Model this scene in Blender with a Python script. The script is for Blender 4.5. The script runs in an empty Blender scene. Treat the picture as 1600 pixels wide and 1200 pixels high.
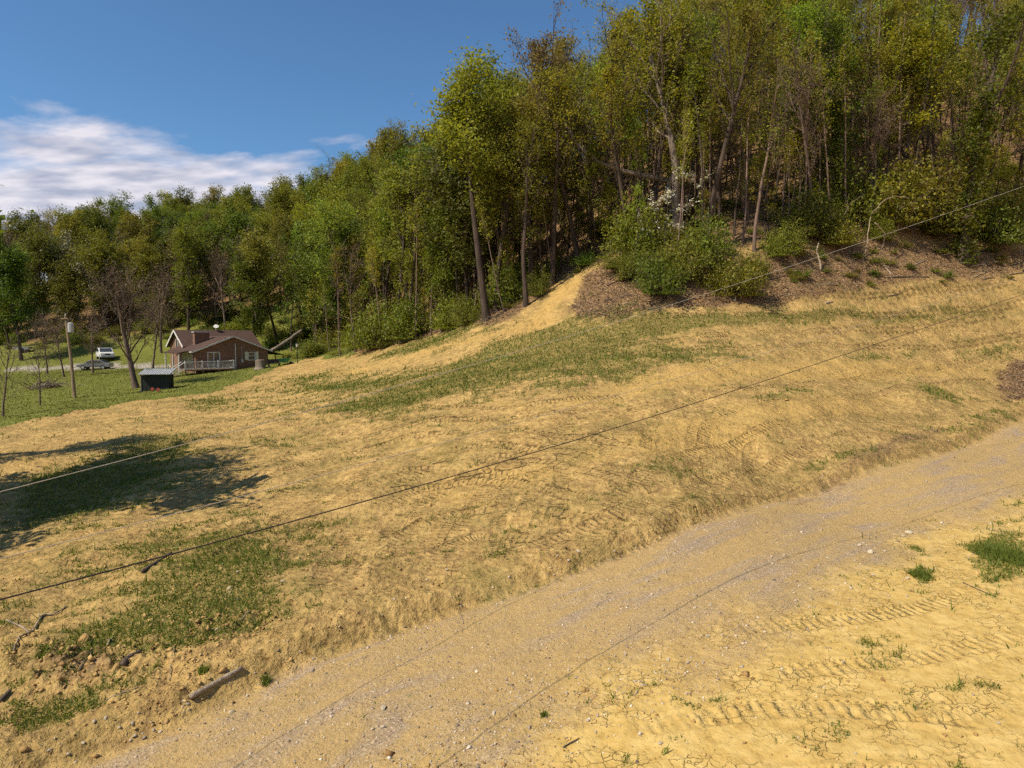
import bpy, math, random
import numpy as np
from mathutils import Vector, Matrix

# ------------------------------------------------------------------ camera, sky, sun, exposure
scn = bpy.context.scene
R = math.radians
CAMZ = 8.0
FPX = 1067.0
PITCH = R(3.92)
cam_d = bpy.data.cameras.new('camera')
cam_d.sensor_width = 36.0
cam_d.lens = 36.0 * FPX / 1600.0
cam_d.clip_start = 0.1
cam_d.clip_end = 3000.0
cam = bpy.data.objects.new('camera', cam_d)
cam.location = (0, 0, CAMZ)
cam.rotation_euler = (R(90) - PITCH, 0, 0)
scn.collection.objects.link(cam)
scn.camera = cam

SUN_EL = R(50)
SHADOW_AZ = R(30)          # plan direction in which shadows fall, from +X towards +Y
to_sun = Vector((-math.cos(SHADOW_AZ) * math.cos(SUN_EL), -math.sin(SHADOW_AZ) * math.cos(SUN_EL), math.sin(SUN_EL)))
world = bpy.data.worlds.new('World')
scn.world = world
world.use_nodes = True
wt = world.node_tree
for n in list(wt.nodes):
    wt.nodes.remove(n)
def wn(t, **kw):
    n = wt.nodes.new(t)
    for k, v in kw.items():
        setattr(n, k, v)
    return n
w_out = wn('ShaderNodeOutputWorld')
w_bg = wn('ShaderNodeBackground')
w_bg.inputs['Strength'].default_value = 0.085
sky = wn('ShaderNodeTexSky', sky_type='NISHITA', sun_disc=False)
sky.sun_elevation = SUN_EL
sky.sun_rotation = math.atan2(to_sun.x, to_sun.y)
sky.altitude = 300
sky.air_density = 1.0
sky.dust_density = 0.15
sky.ozone_density = 4.0
# thin cloud deck, thickening towards the horizon all round
w_tc = wn('ShaderNodeTexCoord')
w_sep = wn('ShaderNodeSeparateXYZ')
wt.links.new(w_tc.outputs['Generated'], w_sep.inputs[0])
def wmath(op, a, b=None, c=None, clamp=False):
    n = wn('ShaderNodeMath', operation=op)
    n.use_clamp = clamp
    for i, v in enumerate((a, b, c)):
        if v is None:
            continue
        if isinstance(v, (int, float)):
            n.inputs[i].default_value = v
        else:
            wt.links.new(v, n.inputs[i])
    return n.outputs[0]
zc = wmath('MAXIMUM', w_sep.outputs[2], 0.0)
den = wmath('ADD', zc, 0.16)
cx_ = wmath('DIVIDE', w_sep.outputs[0], den)
cy_ = wmath('DIVIDE', w_sep.outputs[1], den)
w_cmb = wn('ShaderNodeCombineXYZ')
wt.links.new(cx_, w_cmb.inputs[0]); wt.links.new(cy_, w_cmb.inputs[1])
w_map = wn('ShaderNodeMapping')
w_map.inputs['Location'].default_value = (3.1, 0.35, 0)
w_map.inputs['Rotation'].default_value = (0, 0, R(25))
w_map.inputs['Scale'].default_value = (1.0, 1.7, 1.0)
wt.links.new(w_cmb.outputs[0], w_map.inputs[0])
w_n = wn('ShaderNodeTexNoise')
w_n.inputs['Scale'].default_value = 1.9
w_n.inputs['Detail'].default_value = 9
w_n.inputs['Roughness'].default_value = 0.58
w_n.inputs['Distortion'].default_value = 0.35
wt.links.new(w_map.outputs[0], w_n.inputs['Vector'])
low = wmath('SUBTRACT', 0.30, zc)                 # elevation band
low = wmath('MULTIPLY', low, 3.4)
low = wmath('MINIMUM', low, 0.42)
dens = wmath('ADD', w_n.outputs['Fac'], low)
dens = wmath('SUBTRACT', dens, 0.62)
dens = wmath('MULTIPLY', dens, 4.6, clamp=True)
dens = wmath('MULTIPLY', dens, 0.9)
w_n2 = wn('ShaderNodeTexNoise')
w_n2.inputs['Scale'].default_value = 5.0
w_n2.inputs['Detail'].default_value = 6
wt.links.new(w_map.outputs[0], w_n2.inputs['Vector'])
w_cr = wn('ShaderNodeValToRGB')
w_cr.color_ramp.elements[0].position = 0.33
w_cr.color_ramp.elements[0].color = (3.7, 3.9, 4.9, 1)
w_cr.color_ramp.elements[1].position = 0.62
w_cr.color_ramp.elements[1].color = (7.6, 7.1, 7.5, 1)
wt.links.new(w_n2.outputs['Fac'], w_cr.inputs[0])
w_mix = wn('ShaderNodeMix', data_type='RGBA')
wt.links.new(dens, w_mix.inputs[0])
w_tint = wn('ShaderNodeMix', data_type='RGBA', blend_type='MULTIPLY')
w_tint.inputs[0].default_value = 1.0
w_tint.inputs[7].default_value = (0.70, 0.93, 1.04, 1)
wt.links.new(sky.outputs[0], w_tint.inputs[6])
wt.links.new(w_tint.outputs[2], w_mix.inputs[6])
wt.links.new(w_cr.outputs[0], w_mix.inputs[7])
wt.links.new(w_mix.outputs[2], w_bg.inputs['Color'])
wt.links.new(w_bg.outputs[0], w_out.inputs['Surface'])

sun_d = bpy.data.lights.new('sun', 'SUN')
sun_d.energy = 4.2
sun_d.angle = R(0.5)
sun_d.color = (1.0, 0.90, 0.74)
sun = bpy.data.objects.new('sun', sun_d)
sun.rotation_euler = (-to_sun).to_track_quat('-Z', 'Y').to_euler()
sun.location = (-40, -30, 60)
scn.collection.objects.link(sun)

scn.view_settings.view_transform = 'Standard'
scn.view_settings.look = 'None'
scn.view_settings.exposure = 0.5
scn.view_settings.gamma = 1.0
scn.cycles.max_bounces = 4
scn.cycles.diffuse_bounces = 2
scn.cycles.glossy_bounces = 1
scn.cycles.transmission_bounces = 2
scn.cycles.transparent_max_bounces = 2
scn.cycles.use_adaptive_sampling = True
scn.cycles.adaptive_threshold = 0.02
scn.cycles.use_denoising = False
scn.cycles.use_light_tree = False

# ------------------------------------------------------------------ helpers
COL = scn.collection
rng = np.random.default_rng(7)
rnd = random.Random(11)

def sstep(a, b, x):
    t = np.clip((x - a) / (b - a), 0, 1)
    return t * t * (3 - 2 * t)

_perm = np.random.default_rng(3).permutation(512).astype(np.int64)
_ang = np.random.default_rng(4).uniform(0, 2 * np.pi, 512)
_gx, _gy = np.cos(_ang), np.sin(_ang)
def pnoise(x, y, seed=0):
    x = np.asarray(x, float) + seed * 17.31; y = np.asarray(y, float) - seed * 9.77
    xi = np.floor(x).astype(np.int64); yi = np.floor(y).astype(np.int64)
    fx = x - xi; fy = y - yi
    def g(ix, iy, dx, dy):
        h = _perm[(_perm[ix & 511] + iy + seed * 31) & 511]
        return _gx[h] * dx + _gy[h] * dy
    u = fx * fx * fx * (fx * (fx * 6 - 15) + 10); v = fy * fy * fy * (fy * (fy * 6 - 15) + 10)
    a = g(xi, yi, fx, fy); b = g(xi + 1, yi, fx - 1, fy)
    c = g(xi, yi + 1, fx, fy - 1); d = g(xi + 1, yi + 1, fx - 1, fy - 1)
    return (a + u * (b - a)) * (1 - v) + (c + u * (d - c)) * v
def fbm(x, y, octv=4, seed=0, rough=0.5):
    s = 0; a = 1.0; f = 1.0
    for i in range(octv):
        s = s + a * pnoise(x * f, y * f, seed + i); a *= rough; f *= 2.03
    return s

def ray(px, py):
    a = (600.0 - py) / FPX
    return np.array([(px - 800.0) / FPX, math.cos(PITCH) + a * math.sin(PITCH), -math.sin(PITCH) + a * math.cos(PITCH)])
def at(px, py, Y):
    d = ray(px, py); t = Y / d[1]
    return np.array([d[0] * t, Y, CAMZ + d[2] * t])

# ------------------------------------------------------------------ terrain: thin plate through surveyed points
PT = [(300,1105,12.5),(840,905,18.3),(1200,755,28),(1600,650,45),(1200,950,16),(1560,770,27),(1600,870,20),
      (1200,1200,10.2),(800,1200,10.5),(400,1200,10.8),(1600,1200,10.2),(0,1200,11),(0,1000,15.5),(200,900,19.3),(0,900,19.5),
      (0,820,24.5),(150,790,26.5),(0,750,30.5),(200,685,38),(100,720,33),(400,660,43),(250,640,54),(100,650,52),(0,680,44),
      (300,610,66),(0,640,60),(400,800,24.5),(400,720,32),(550,620,48),(600,700,31.5),(600,800,24),(600,580,60),(500,900,18.9),
      (800,800,23),(800,700,29.5),(800,600,40),(800,530,54),(1000,600,38),(1000,700,28.5),(1000,800,22.5),(1000,530,48),
      (1000,480,53),(1000,440,57),(1200,600,40),(1200,680,32),(1200,520,51),(1200,470,56),(1180,385,62),(1400,600,46),
      (1400,660,39),(1400,520,57),(1400,460,62),(1400,390,67),(1600,600,54),(1600,520,62),(1600,440,68),(1600,385,73),
      (830,500,58),(900,450,62),(930,410,66),(760,510,62),(700,525,68),(600,548,76),(530,560,80),(440,565,86)]
ctrl = [at(*p) for p in PT]
for (x, y, z) in [(-38,82,-4.3),(-31,88,-4.1),(-42,92,-4.1),(-36,98,-3.9),(-36.5,70,-5.4),(-42,66,-5.9),(-55,75,-5.8),(-60,95,-4.9),
                  (-70,110,-3.8),(-50,105,-3.9),(-100,130,0),(-100,170,15),(-120,220,20),(-60,130,4),(-60,170,18),(-50,220,26),(-150,170,8),
                  (-30,105,-1.5),(-35,118,4),(-30,140,16),(-30,180,28),(0,75,4.5),(0,90,12),(0,130,25),(0,170,31),(30,75,15),(28,92,27),
                  (70,88,21),(60,110,42),(60,150,60),(120,110,43),(120,160,63),(0,250,42),(100,250,85),(-120,300,30),
                  (0,-30,-8),(-60,0,-8.5),(60,0,-5),(0,-100,-9),(100,-50,-3),(-150,0,-8.5),(-150,90,-6.5),(150,50,22),(0,0,-7.3),
                  (-100,60,-7),(80,50,1),(45,30,-5.3),(25,8,-6.4),(-25,8,-7.5),(-150,-150,-9),(150,-150,2)]:
    ctrl.append(np.array([x, y, z + CAMZ]))
ctrl = np.array(ctrl)
def _tps_k(r2):
    return np.where(r2 > 0, 0.5 * r2 * np.log(np.maximum(r2, 1e-9)), 0)
def _fit(c, lam=6.0):
    n = len(c); S = 50.0
    p = c[:, :2] / S
    K = _tps_k(((p[:, None] - p[None]) ** 2).sum(2)) + lam / 1e4 * np.eye(n)
    Pm = np.hstack([np.ones((n, 1)), p])
    A = np.zeros((n + 3, n + 3)); A[:n, :n] = K; A[:n, n:] = Pm; A[n:, :n] = Pm.T
    b = np.zeros(n + 3); b[:n] = c[:, 2]
    return np.linalg.solve(A, b), p, S
_w, _cp, _S = _fit(ctrl)
def tps(x, y):
    sh = np.shape(x); x = np.ravel(np.asarray(x, float)) / _S; y = np.ravel(np.asarray(y, float)) / _S
    out = _w[-3] + _w[-2] * x + _w[-1] * y
    for i in range(len(_cp)):
        out = out + _w[i] * _tps_k((x - _cp[i, 0]) ** 2 + (y - _cp[i, 1]) ** 2)
    return out.reshape(sh)
def far_h(x, y):
    r = np.hypot(x, y)
    t = sstep(240, 330, r)
    zc_ = np.clip(tps(np.clip(x, -320, 320), np.clip(y, -320, 320)), -12, 95)
    return zc_ * (1 - t) + t * (14 + 10 * fbm(np.asarray(x) / 160, np.asarray(y) / 160, 2, 5))
def hit0(px, py, hf):
    d = ray(px, py)
    t = np.geomspace(5, 420, 1500)
    g = CAMZ + d[2] * t - hf(d[0] * t, d[1] * t)
    k = np.where(g < 0)[0]
    if len(k) == 0:
        return None
    lo, hi = t[max(k[0] - 1, 0)], t[k[0]]
    for _ in range(3):
        tt = np.linspace(lo, hi, 12)
        g = CAMZ + d[2] * tt - hf(d[0] * tt, d[1] * tt)
        k = np.where(g < 0)[0]; k = k[0] if len(k) else 11
        lo, hi = tt[max(k - 1, 0)], tt[k]
    return np.array([d[0] * hi, d[1] * hi])

# road edges, woods edge
road_up = np.array([hit0(px, py, far_h) for px, py in [(30,1215),(150,1165),(300,1105),(480,1018),(650,962),(840,905),(1000,845),(1100,804),(1200,775),(1350,733),(1450,707),(1532,680),(1597,650)]])
d0 = road_up[0] - road_up[2]; d1 = road_up[-1] - road_up[-3]
road_up = np.vstack([road_up[0] + d0 * 6, road_up, road_up[-1] + d1 / np.linalg.norm(d1) * 60])
wood_edge = [(-260,95),(-160,112),(-100,120),(-62,121),(-46,112),(-34,104)]
wood_edge += [tuple(hit0(px, py, far_h)) for px, py in [(445,552),(530,553),(610,542),(700,520),(765,500),(825,478),(880,440),(925,408),(985,425),(1090,428),(1170,392),(1300,385),(1450,375),(1597,372)]]
wood_edge += [(110,95),(260,110)]
wood_poly = np.array(wood_edge + [(400,400),(-400,400)])
def poly_sd(P, x, y):
    """distance to an open polyline, side (+ left of travel), arc length"""
    best = np.full(np.shape(x), 1e9); side = np.zeros(np.shape(x)); arc = np.zeros(np.shape(x)); s = 0.0
    for a, b in zip(P[:-1], P[1:]):
        a = np.asarray(a); b = np.asarray(b)
        e = b - a; L = np.hypot(*e); e = e / L
        u = np.clip((x - a[0]) * e[0] + (y - a[1]) * e[1], 0, L)
        dx = x - a[0] - e[0] * u; dy = y - a[1] - e[1] * u
        d = np.hypot(dx, dy); m = d < best
        best = np.where(m, d, best); side = np.where(m, np.sign(e[0] * dy - e[1] * dx), side); arc = np.where(m, s + u, arc)
        s += L
    return best, side, arc
def in_poly(P, x, y):
    c = np.zeros(np.shape(x), bool)
    for a, b in zip(P, np.roll(P, -1, 0)):
        cond = ((a[1] > y) != (b[1] > y)) & (x < (b[0] - a[0]) * (y - a[1]) / (b[1] - a[1] + 1e-12) + a[0])
        c ^= cond
    return c
def wood_d(x, y):
    d, s, _ = poly_sd(np.array(wood_edge), x, y)
    return np.where(in_poly(wood_poly, x, y), d, -d)
def road_sd(x, y):
    d, s, a = poly_sd(road_up, x, y)
    return d * s, a
def macro(x, y):
    z = far_h(x, y)
    r = np.hypot(x, y)
    near = 1 - sstep(60, 90, r)
    d, a = road_sd(x, y)
    d = d + 0.12 * pnoise(a * 0.35, a * 0 + 3.3, 2) + 0.1 * pnoise(a * 1.7, a * 0 + 1.3, 4)
    cut = 0.30 * sstep(-0.05, 0.55, d) - 0.10 * np.exp(-((d + 0.25) / 0.25) ** 2)
    cutamp = 0.5 + 0.9 * np.clip(pnoise(a * 0.11, a * 0 + 8.1, 3) + 0.4, 0, 1)
    z = z + near * (cut * cutamp - 0.1)
    onroad = sstep(-5.6, -4.6, d) * (1 - sstep(-0.2, 0.2, d))
    z = z - near * 0.05 * onroad * (np.exp(-((d + 1.5) / 0.35) ** 2) + np.exp(-((d + 3.4) / 0.4) ** 2))
    field = sstep(0.2, 1.5, d)
    z = z + near * field * 0.30 * fbm(x / 3.4, y / 3.4, 2, 9)
    return z
def hit(px, py):
    return hit0(px, py, macro)
_hc = {}
def H(x, y):
    return float(macro(np.array([x]), np.array([y]))[0])
def on(px, py):
    p = hit(px, py)
    return np.array([p[0], p[1], H(p[0], p[1])])

# patches given as ground ellipses
def ellipse(px, py, rx, ry, rot=0):
    c = hit0(px, py, far_h); ca, sa = math.cos(R(rot)), math.sin(R(rot))
    a = hit0(px + rx * ca, py - rx * sa, far_h); b = hit0(px + ry * sa * 0.999, py + ry * ca, far_h)
    M = np.array([a - c, b - c]).T
    return c, np.linalg.inv(M)
def emask(E, x, y, soft=1.0):
    c, Mi = E
    dx = x - c[0]; dy = y - c[1]
    q = (Mi[0, 0] * dx + Mi[0, 1] * dy) ** 2 + (Mi[1, 0] * dx + Mi[1, 1] * dy) ** 2
    return np.exp(-q * 0.9)
GRASS = [(e, w) for e, w in [(ellipse(690,529,80,6,12), 1.0), (ellipse(850,530,80,9,8), .9), (ellipse(610,600,110,10,14), .5), (ellipse(900,600,120,12,6), .45), (ellipse(1100,505,160,8,2), .6), (ellipse(480,610,80,10,6), .55), (ellipse(420,640,90,9,4), .4),
    (ellipse(870,565,170,24,4), 1.1), (ellipse(690,605,140,20,14), .95), (ellipse(1000,510,130,12,4), .9), (ellipse(780,555,90,12,16), .9),
    (ellipse(590,635,60,14,8), .9), (ellipse(640,550,90,7,10), .9), (ellipse(950,495,80,10,4), .7), (ellipse(1060,560,90,16,2), .6),
    (ellipse(1250,500,200,12,2), .6), (ellipse(1480,495,110,10,6), .6), (ellipse(1560,550,60,14,4), .6), (ellipse(1470,620,38,14,-15), .85),
    (ellipse(1215,625,50,10,8), .65), (ellipse(1380,560,70,8,0), .5), (ellipse(1530,660,50,14,20), .6), (ellipse(1000,690,30,18,20), .5),
    (ellipse(1030,740,60,10,-8), .65), (ellipse(1300,720,60,12,12), .5), (ellipse(270,960,150,52,22), .85), (ellipse(390,880,70,60,10), .8),
    (ellipse(180,1000,90,22,25), .8), (ellipse(240,870,120,30,18), .65), (ellipse(60,1130,70,24,10), .75), (ellipse(170,760,120,50,18), 1.0),
    (ellipse(360,900,60,36,10), .75), (ellipse(300,1010,120,40,15), .5), (ellipse(500,850,30,40,0), .5), (ellipse(560,600,60,10,10), .7),
    (ellipse(500,590,60,9,10), .7), (ellipse(1567,860,36,34,0), 1.9), (ellipse(1440,893,13,17,0), 1.3), (ellipse(1600,775,40,10,0), .5),
    (ellipse(330,630,60,8,3), .7), (ellipse(90,775,60,30,10), .5), (ellipse(260,700,60,20,10), .6), (ellipse(420,700,60,20,8), .35),
    (ellipse(700,680,80,24,10), .2), (ellipse(20,960,50,24,0), .4), (ellipse(900,880,0.1+60,12,22), .2), (ellipse(1340,455,120,10,4), .4)]]
CLAY = [(ellipse(868,470,42,11,48), 1.2), (ellipse(893,440,14,26,-20), 1.1), (ellipse(835,508,40,9,14), 1.0), (ellipse(700,541,110,5,9), .8),
        (ellipse(1100,580,160,14,3), .6), (ellipse(1380,580,200,14,2), .7), (ellipse(1250,640,180,30,4), .8), (ellipse(1080,700,120,30,10), .6), (ellipse(760,760,150,40,10), .55), (ellipse(1150,590,260,14,2), .6), (ellipse(560,580,110,6,14), .8), (ellipse(1150,525,200,8,2), .5)]
LITTER = [(ellipse(948,450,42,34,0), 1.5), (ellipse(925,478,34,12,10), 1.0), (ellipse(790,492,40,10,30), 1.2), (ellipse(1010,465,90,18,4), 1.1), (ellipse(1150,460,120,20,3), 1.3), (ellipse(1300,420,170,30,4), 1.4), (ellipse(1500,410,130,24,4), 1.3),
          (ellipse(760,495,60,10,24), .9), (ellipse(950,445,30,26,10), .9), (ellipse(1390,700,120,16,18), .7), (ellipse(1590,590,30,24,10), .9),
          (ellipse(110,1050,110,40,0), .75), (ellipse(300,1000,110,36,8), .55), (ellipse(1590,620,50,24,20), .6)]
def psum(Ls, x, y):
    s = np.zeros(np.shape(x))
    for E, w in Ls:
        s = s + w * emask(E, x, y)
    return s
lawn_poly = np.array([hit0(px, py, far_h) for px, py in [(-60,700),(0,672),(110,652),(190,634),(330,614),(400,590),(440,572),(480,560),(550,557)]])
lawn_poly = np.vstack([lawn_poly, [(-20,90),(-40,125),(-200,128),(-260,60)]])

# dozer track passes as ground polylines
def passes():
    L = []
    for pts in [
        [(470,640),(640,655),(830,650),(1000,630)], [(900,560),(1100,545),(1300,530),(1590,505)], [(950,505),(1150,490),(1350,478),(1590,455)],
        [(560,905),(600,820),(660,760),(760,710)], [(650,930),(640,850),(700,780),(860,720)], [(740,905),(760,830),(800,760),(860,700),(960,650)],
        [(905,880),(925,800),(915,720),(890,670)], [(840,890),(820,800),(850,730),(930,680),(1050,640)], [(1040,830),(1060,760),(1040,690),(1060,650)],
        [(500,930),(505,850),(560,790)], [(430,960),(470,880),(520,820),(600,770),(700,740),(820,730)], [(690,700),(800,690),(900,700),(980,720)],
        [(600,760),(720,740),(840,745),(960,780)], [(1150,760),(1130,700),(1150,660)], [(980,860),(1000,800),(1060,740),(1200,700),(1400,665)],
        [(1090,640),(1250,620),(1450,590),(1590,560)], [(620,870),(720,820),(820,820),(930,840)], [(240,920),(330,860),(450,790),(560,730)],
        [(1000,1190),(1200,1150),(1400,1150),(1595,1170)], [(1150,1010),(1300,1000),(1450,980),(1590,940)], [(850,880),(960,840),(1060,800)], [(300,800),(420,740),(560,690),(760,665)]]:
        P = [hit0(px, py, far_h) for px, py in pts]
        P = np.array([p for p in P if p is not None])
        # smooth
        for _ in range(3):
            Q = [P[0]]
            for a, b in zip(P[:-1], P[1:]):
                Q += [0.75 * a + 0.25 * b, 0.25 * a + 0.75 * b]
            Q.append(P[-1]); P = np.array(Q)
        L.append(P)
    return L
_PASS = []
def track_fields(x, y):
    if not _PASS:
        _PASS.extend(passes())
    u = np.zeros(np.shape(x)); m = np.zeros(np.shape(x)); rut = np.zeros(np.shape(x))
    wob = 0.12 * pnoise(x * 0.6, y * 0.6, 12)
    for P in _PASS:
        lo = P.min(0) - 2.5; hi = P.max(0) + 2.5
        sel = (x > lo[0]) & (x < hi[0]) & (y > lo[1]) & (y < hi[1])
        if not sel.any():
            continue
        d, s, a = poly_sd(P, x[sel], y[sel])
        Ltot = np.hypot(*np.diff(P, axis=0).T).sum()
        off = np.abs(d - 0.95 + wob[sel] * 0.5)
        mm = (1 - sstep(0.2, 0.29, off)) * sstep(0.05, 0.8, a) * (1 - sstep(Ltot - 0.8, Ltot - 0.05, a))
        mm = mm * sstep(-0.45, 0.1, pnoise(x[sel] * 0.35, y[sel] * 0.35, 14) + 0.12)
        berm = np.exp(-((off - 0.33) / 0.07) ** 2) * 0.7
        uu = u[sel]; m0 = m[sel]; r0 = rut[sel]
        take = off < 0.31
        uu = np.where(take, a, uu); m0 = np.where(take, mm, m0); r0 = np.where(take, -mm, np.maximum(r0, berm * sstep(0.2, 1, a)))
        u[sel] = uu; m[sel] = m0; rut[sel] = r0
    return u, m, rut

def masks(x, y):
    d, a = road_sd(x, y)
    wd = wood_d(x, y)
    n1 = fbm(x / 1.6, y / 1.6, 4, 21); n2 = fbm(x / 0.35, y / 0.35, 3, 27)
    dj = d + 0.25 * n1
    road = sstep(-6.6, -3.4, dj + 1.6 * fbm(x / 2.2, y / 2.2, 3, 31)) * (1 - sstep(-0.35, 0.05, d + 0.1 * n2))
    pad = (1 - sstep(-6.6, -3.4, dj + 1.6 * fbm(x / 2.2, y / 2.2, 3, 31)))
    lawn = in_poly(lawn_poly, x + 1.2 * n1, y + 1.2 * n1).astype(float)
    ca_, sa_ = math.cos(0.3), math.sin(0.3)
    ns = fbm((x * ca_ + y * sa_) / 3.2, (-x * sa_ + y * ca_) / 0.75, 4, 35)
    g = psum(GRASS, x, y) + 0.10
    g = sstep(0.34, 0.95, g + 0.35 * n1 + 0.65 * ns + 0.60 * n2)
    g = g * (1 - road * 0.9)
    lit = psum(LITTER, x, y)
    lit = np.maximum(sstep(0.35, 0.8, lit + 0.3 * n1 + 0.2 * n2), sstep(-1.0, 1.5, wd + 1.5 * n1))
    cl = sstep(0.3, 0.8, psum(CLAY, x, y) + 0.3 * n1)
    lit = lit * (1 - cl * np.clip(0.85 + 0.8 * n2, 0, 1)) * (1 - lawn)
    g = np.where(wd > 1.0, g * 0.2, g) * (1 - 0.7 * cl)
    return dict(road=road, pad=pad * (1 - lawn), lawn=lawn, grass=g * (1 - lawn), litter=lit, rd=d, ra=a, wd=wd, clay=cl)
def micro(x, y, mk, rut):
    r = np.hypot(x, y)
    near = 1 - sstep(70, 110, r)
    n = fbm(x / 0.9, y / 0.9, 4, 41, 0.55); bil = np.abs(fbm(x / 0.5, y / 0.5, 3, 47)) - 0.25
    fine = fbm(x / 0.22, y / 0.22, 2, 52)
    field = (1 - mk['road']) * (1 - mk['pad']) * (0.35 + 0.65 * sstep(-0.15, 0.4, fbm(x / 2.6, y / 2.6, 3, 66)))
    heap = emask(HEAP, x, y) + 0.6 * emask(HEAP2, x, y)
    tiny = fbm(x / 0.11, y / 0.11, 2, 57)
    z = field * (0.07 * n + 0.085 * bil + 0.036 * fine + 0.020 * tiny) * (1 - 0.7 * mk['lawn'])
    z = z + mk['road'] * (0.02 * n + 0.008 * fine) + mk['pad'] * (0.03 * n + 0.012 * fine)
    z = z + heap * (0.22 * np.abs(n) + 0.34 * bil + 0.10 * fine + 0.1)
    z = z + mk['clay'] * sstep(48, 54, y) * (0.16 * n + 0.14 * bil)
    z = z + 0.045 * rut * field + 0.03 * rut * mk['pad']
    return z * near
HEAP = ellipse(110, 1050, 120, 40, 0)
HEAP2 = ellipse(330, 1005, 90, 40, 10)
def ground_z(x, y):
    x = np.asarray(x, float); y = np.asarray(y, float)
    mk = masks(x, y); _, _, rut = track_fields(x, y)
    return macro(x, y) + micro(x, y, mk, rut)

# ------------------------------------------------------------------ node material helper
class Mat:
    def __init__(s, name, rough=0.9, spec=0.2):
        s.m = bpy.data.materials.new(name); s.m.use_nodes = True; s.t = s.m.node_tree
        s.t.nodes.clear()
        s.out = s.n('ShaderNodeOutputMaterial'); s.b = s.n('ShaderNodeBsdfPrincipled')
        s.b.inputs['Roughness'].default_value = rough
        s.b.inputs['Specular IOR Level'].default_value = spec
        s.l(s.b.outputs[0], s.out.inputs['Surface'])
        s._tc = None
    def n(s, t, **kw):
        n = s.t.nodes.new(t)
        for k, v in kw.items():
            setattr(n, k, v)
        return n
    def l(s, a, b):
        s.t.links.new(a, b)
    def put(s, v, sock):
        if isinstance(v, (int, float)):
            sock.default_value = v
        elif isinstance(v, (tuple, list)):
            sock.default_value = tuple(v) + ((1,) if len(v) == 3 and sock.type == 'RGBA' else ())
        else:
            s.l(v, sock)
    def co(s):
        if s._tc is None:
            s._tc = s.n('ShaderNodeTexCoord')
        return s._tc.outputs['Object']
    def noise(s, scale, detail=4, rough=0.55, vec=None, dist=0.0):
        n = s.n('ShaderNodeTexNoise')
        n.inputs['Scale'].default_value = scale; n.inputs['Detail'].default_value = detail
        n.inputs['Roughness'].default_value = rough; n.inputs['Distortion'].default_value = dist
        s.l(vec or s.co(), n.inputs['Vector'])
        return n.outputs['Fac']
    def voro(s, scale, feature='F1', out='Distance', vec=None, rnd_=1.0):
        n = s.n('ShaderNodeTexVoronoi', feature=feature)
        n.inputs['Scale'].default_value = scale; n.inputs['Randomness'].default_value = rnd_
        s.l(vec or s.co(), n.inputs['Vector'])
        return n.outputs[out]
    def mapping(s, scale=(1, 1, 1), rot=(0, 0, 0), vec=None):
        n = s.n('ShaderNodeMapping'); n.inputs['Scale'].default_value = scale; n.inputs['Rotation'].default_value = rot
        s.l(vec or s.co(), n.inputs[0]); return n.outputs[0]
    def math(s, op, a, b=None, c=None, clamp=False):
        n = s.n('ShaderNodeMath', operation=op); n.use_clamp = clamp
        for i, v in enumerate((a, b, c)):
            if v is not None:
                s.put(v, n.inputs[i])
        return n.outputs[0]
    def ramp(s, f, stops):
        n = s.n('ShaderNodeValToRGB'); e = n.color_ramp.elements
        while len(e) < len(stops):
            e.new(0.5)
        for q, (p, c) in zip(e, stops):
            q.position = p; q.color = tuple(c) + (1,) if not isinstance(c, (int, float)) else (c, c, c, 1)
        s.put(f, n.inputs[0]); return n.outputs[0]
    def mix(s, f, a, b, mode='MIX'):
        n = s.n('ShaderNodeMix', data_type='RGBA', blend_type=mode)
        s.put(f, n.inputs[0]); s.put(a, n.inputs[6]); s.put(b, n.inputs[7]); return n.outputs[2]
    def attr(s, name):
        return s.n('ShaderNodeAttribute', attribute_name=name).outputs['Fac']
    def bump(s, h, dist, strength=1.0, nrm=None):
        n = s.n('ShaderNodeBump'); n.inputs['Distance'].default_value = dist; n.inputs['Strength'].default_value = strength
        s.put(h, n.inputs['Height'])
        if nrm is not None:
            s.l(nrm, n.inputs['Normal'])
        return n.outputs[0]
    def color(s, c):
        s.put(c, s.b.inputs['Base Color']); return s
    def normal(s, n):
        s.l(n, s.b.inputs['Normal']); return s

def simple(name, col, rough=0.8, var=0.25, scale=3.0, spec=0.25, metal=0.0, bump=0.0):
    m = Mat(name, rough, spec)
    f = m.noise(scale, 5)
    m.color(m.mix(m.ramp(f, [(0.3, 0.0), (0.7, 1.0)]), tuple(c * (1 - var) for c in col), tuple(min(c * (1 + var), 1) for c in col)))
    m.b.inputs['Metallic'].default_value = metal
    if bump:
        m.normal(m.bump(m.noise(scale * 6, 4), bump))
    return m.m

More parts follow.
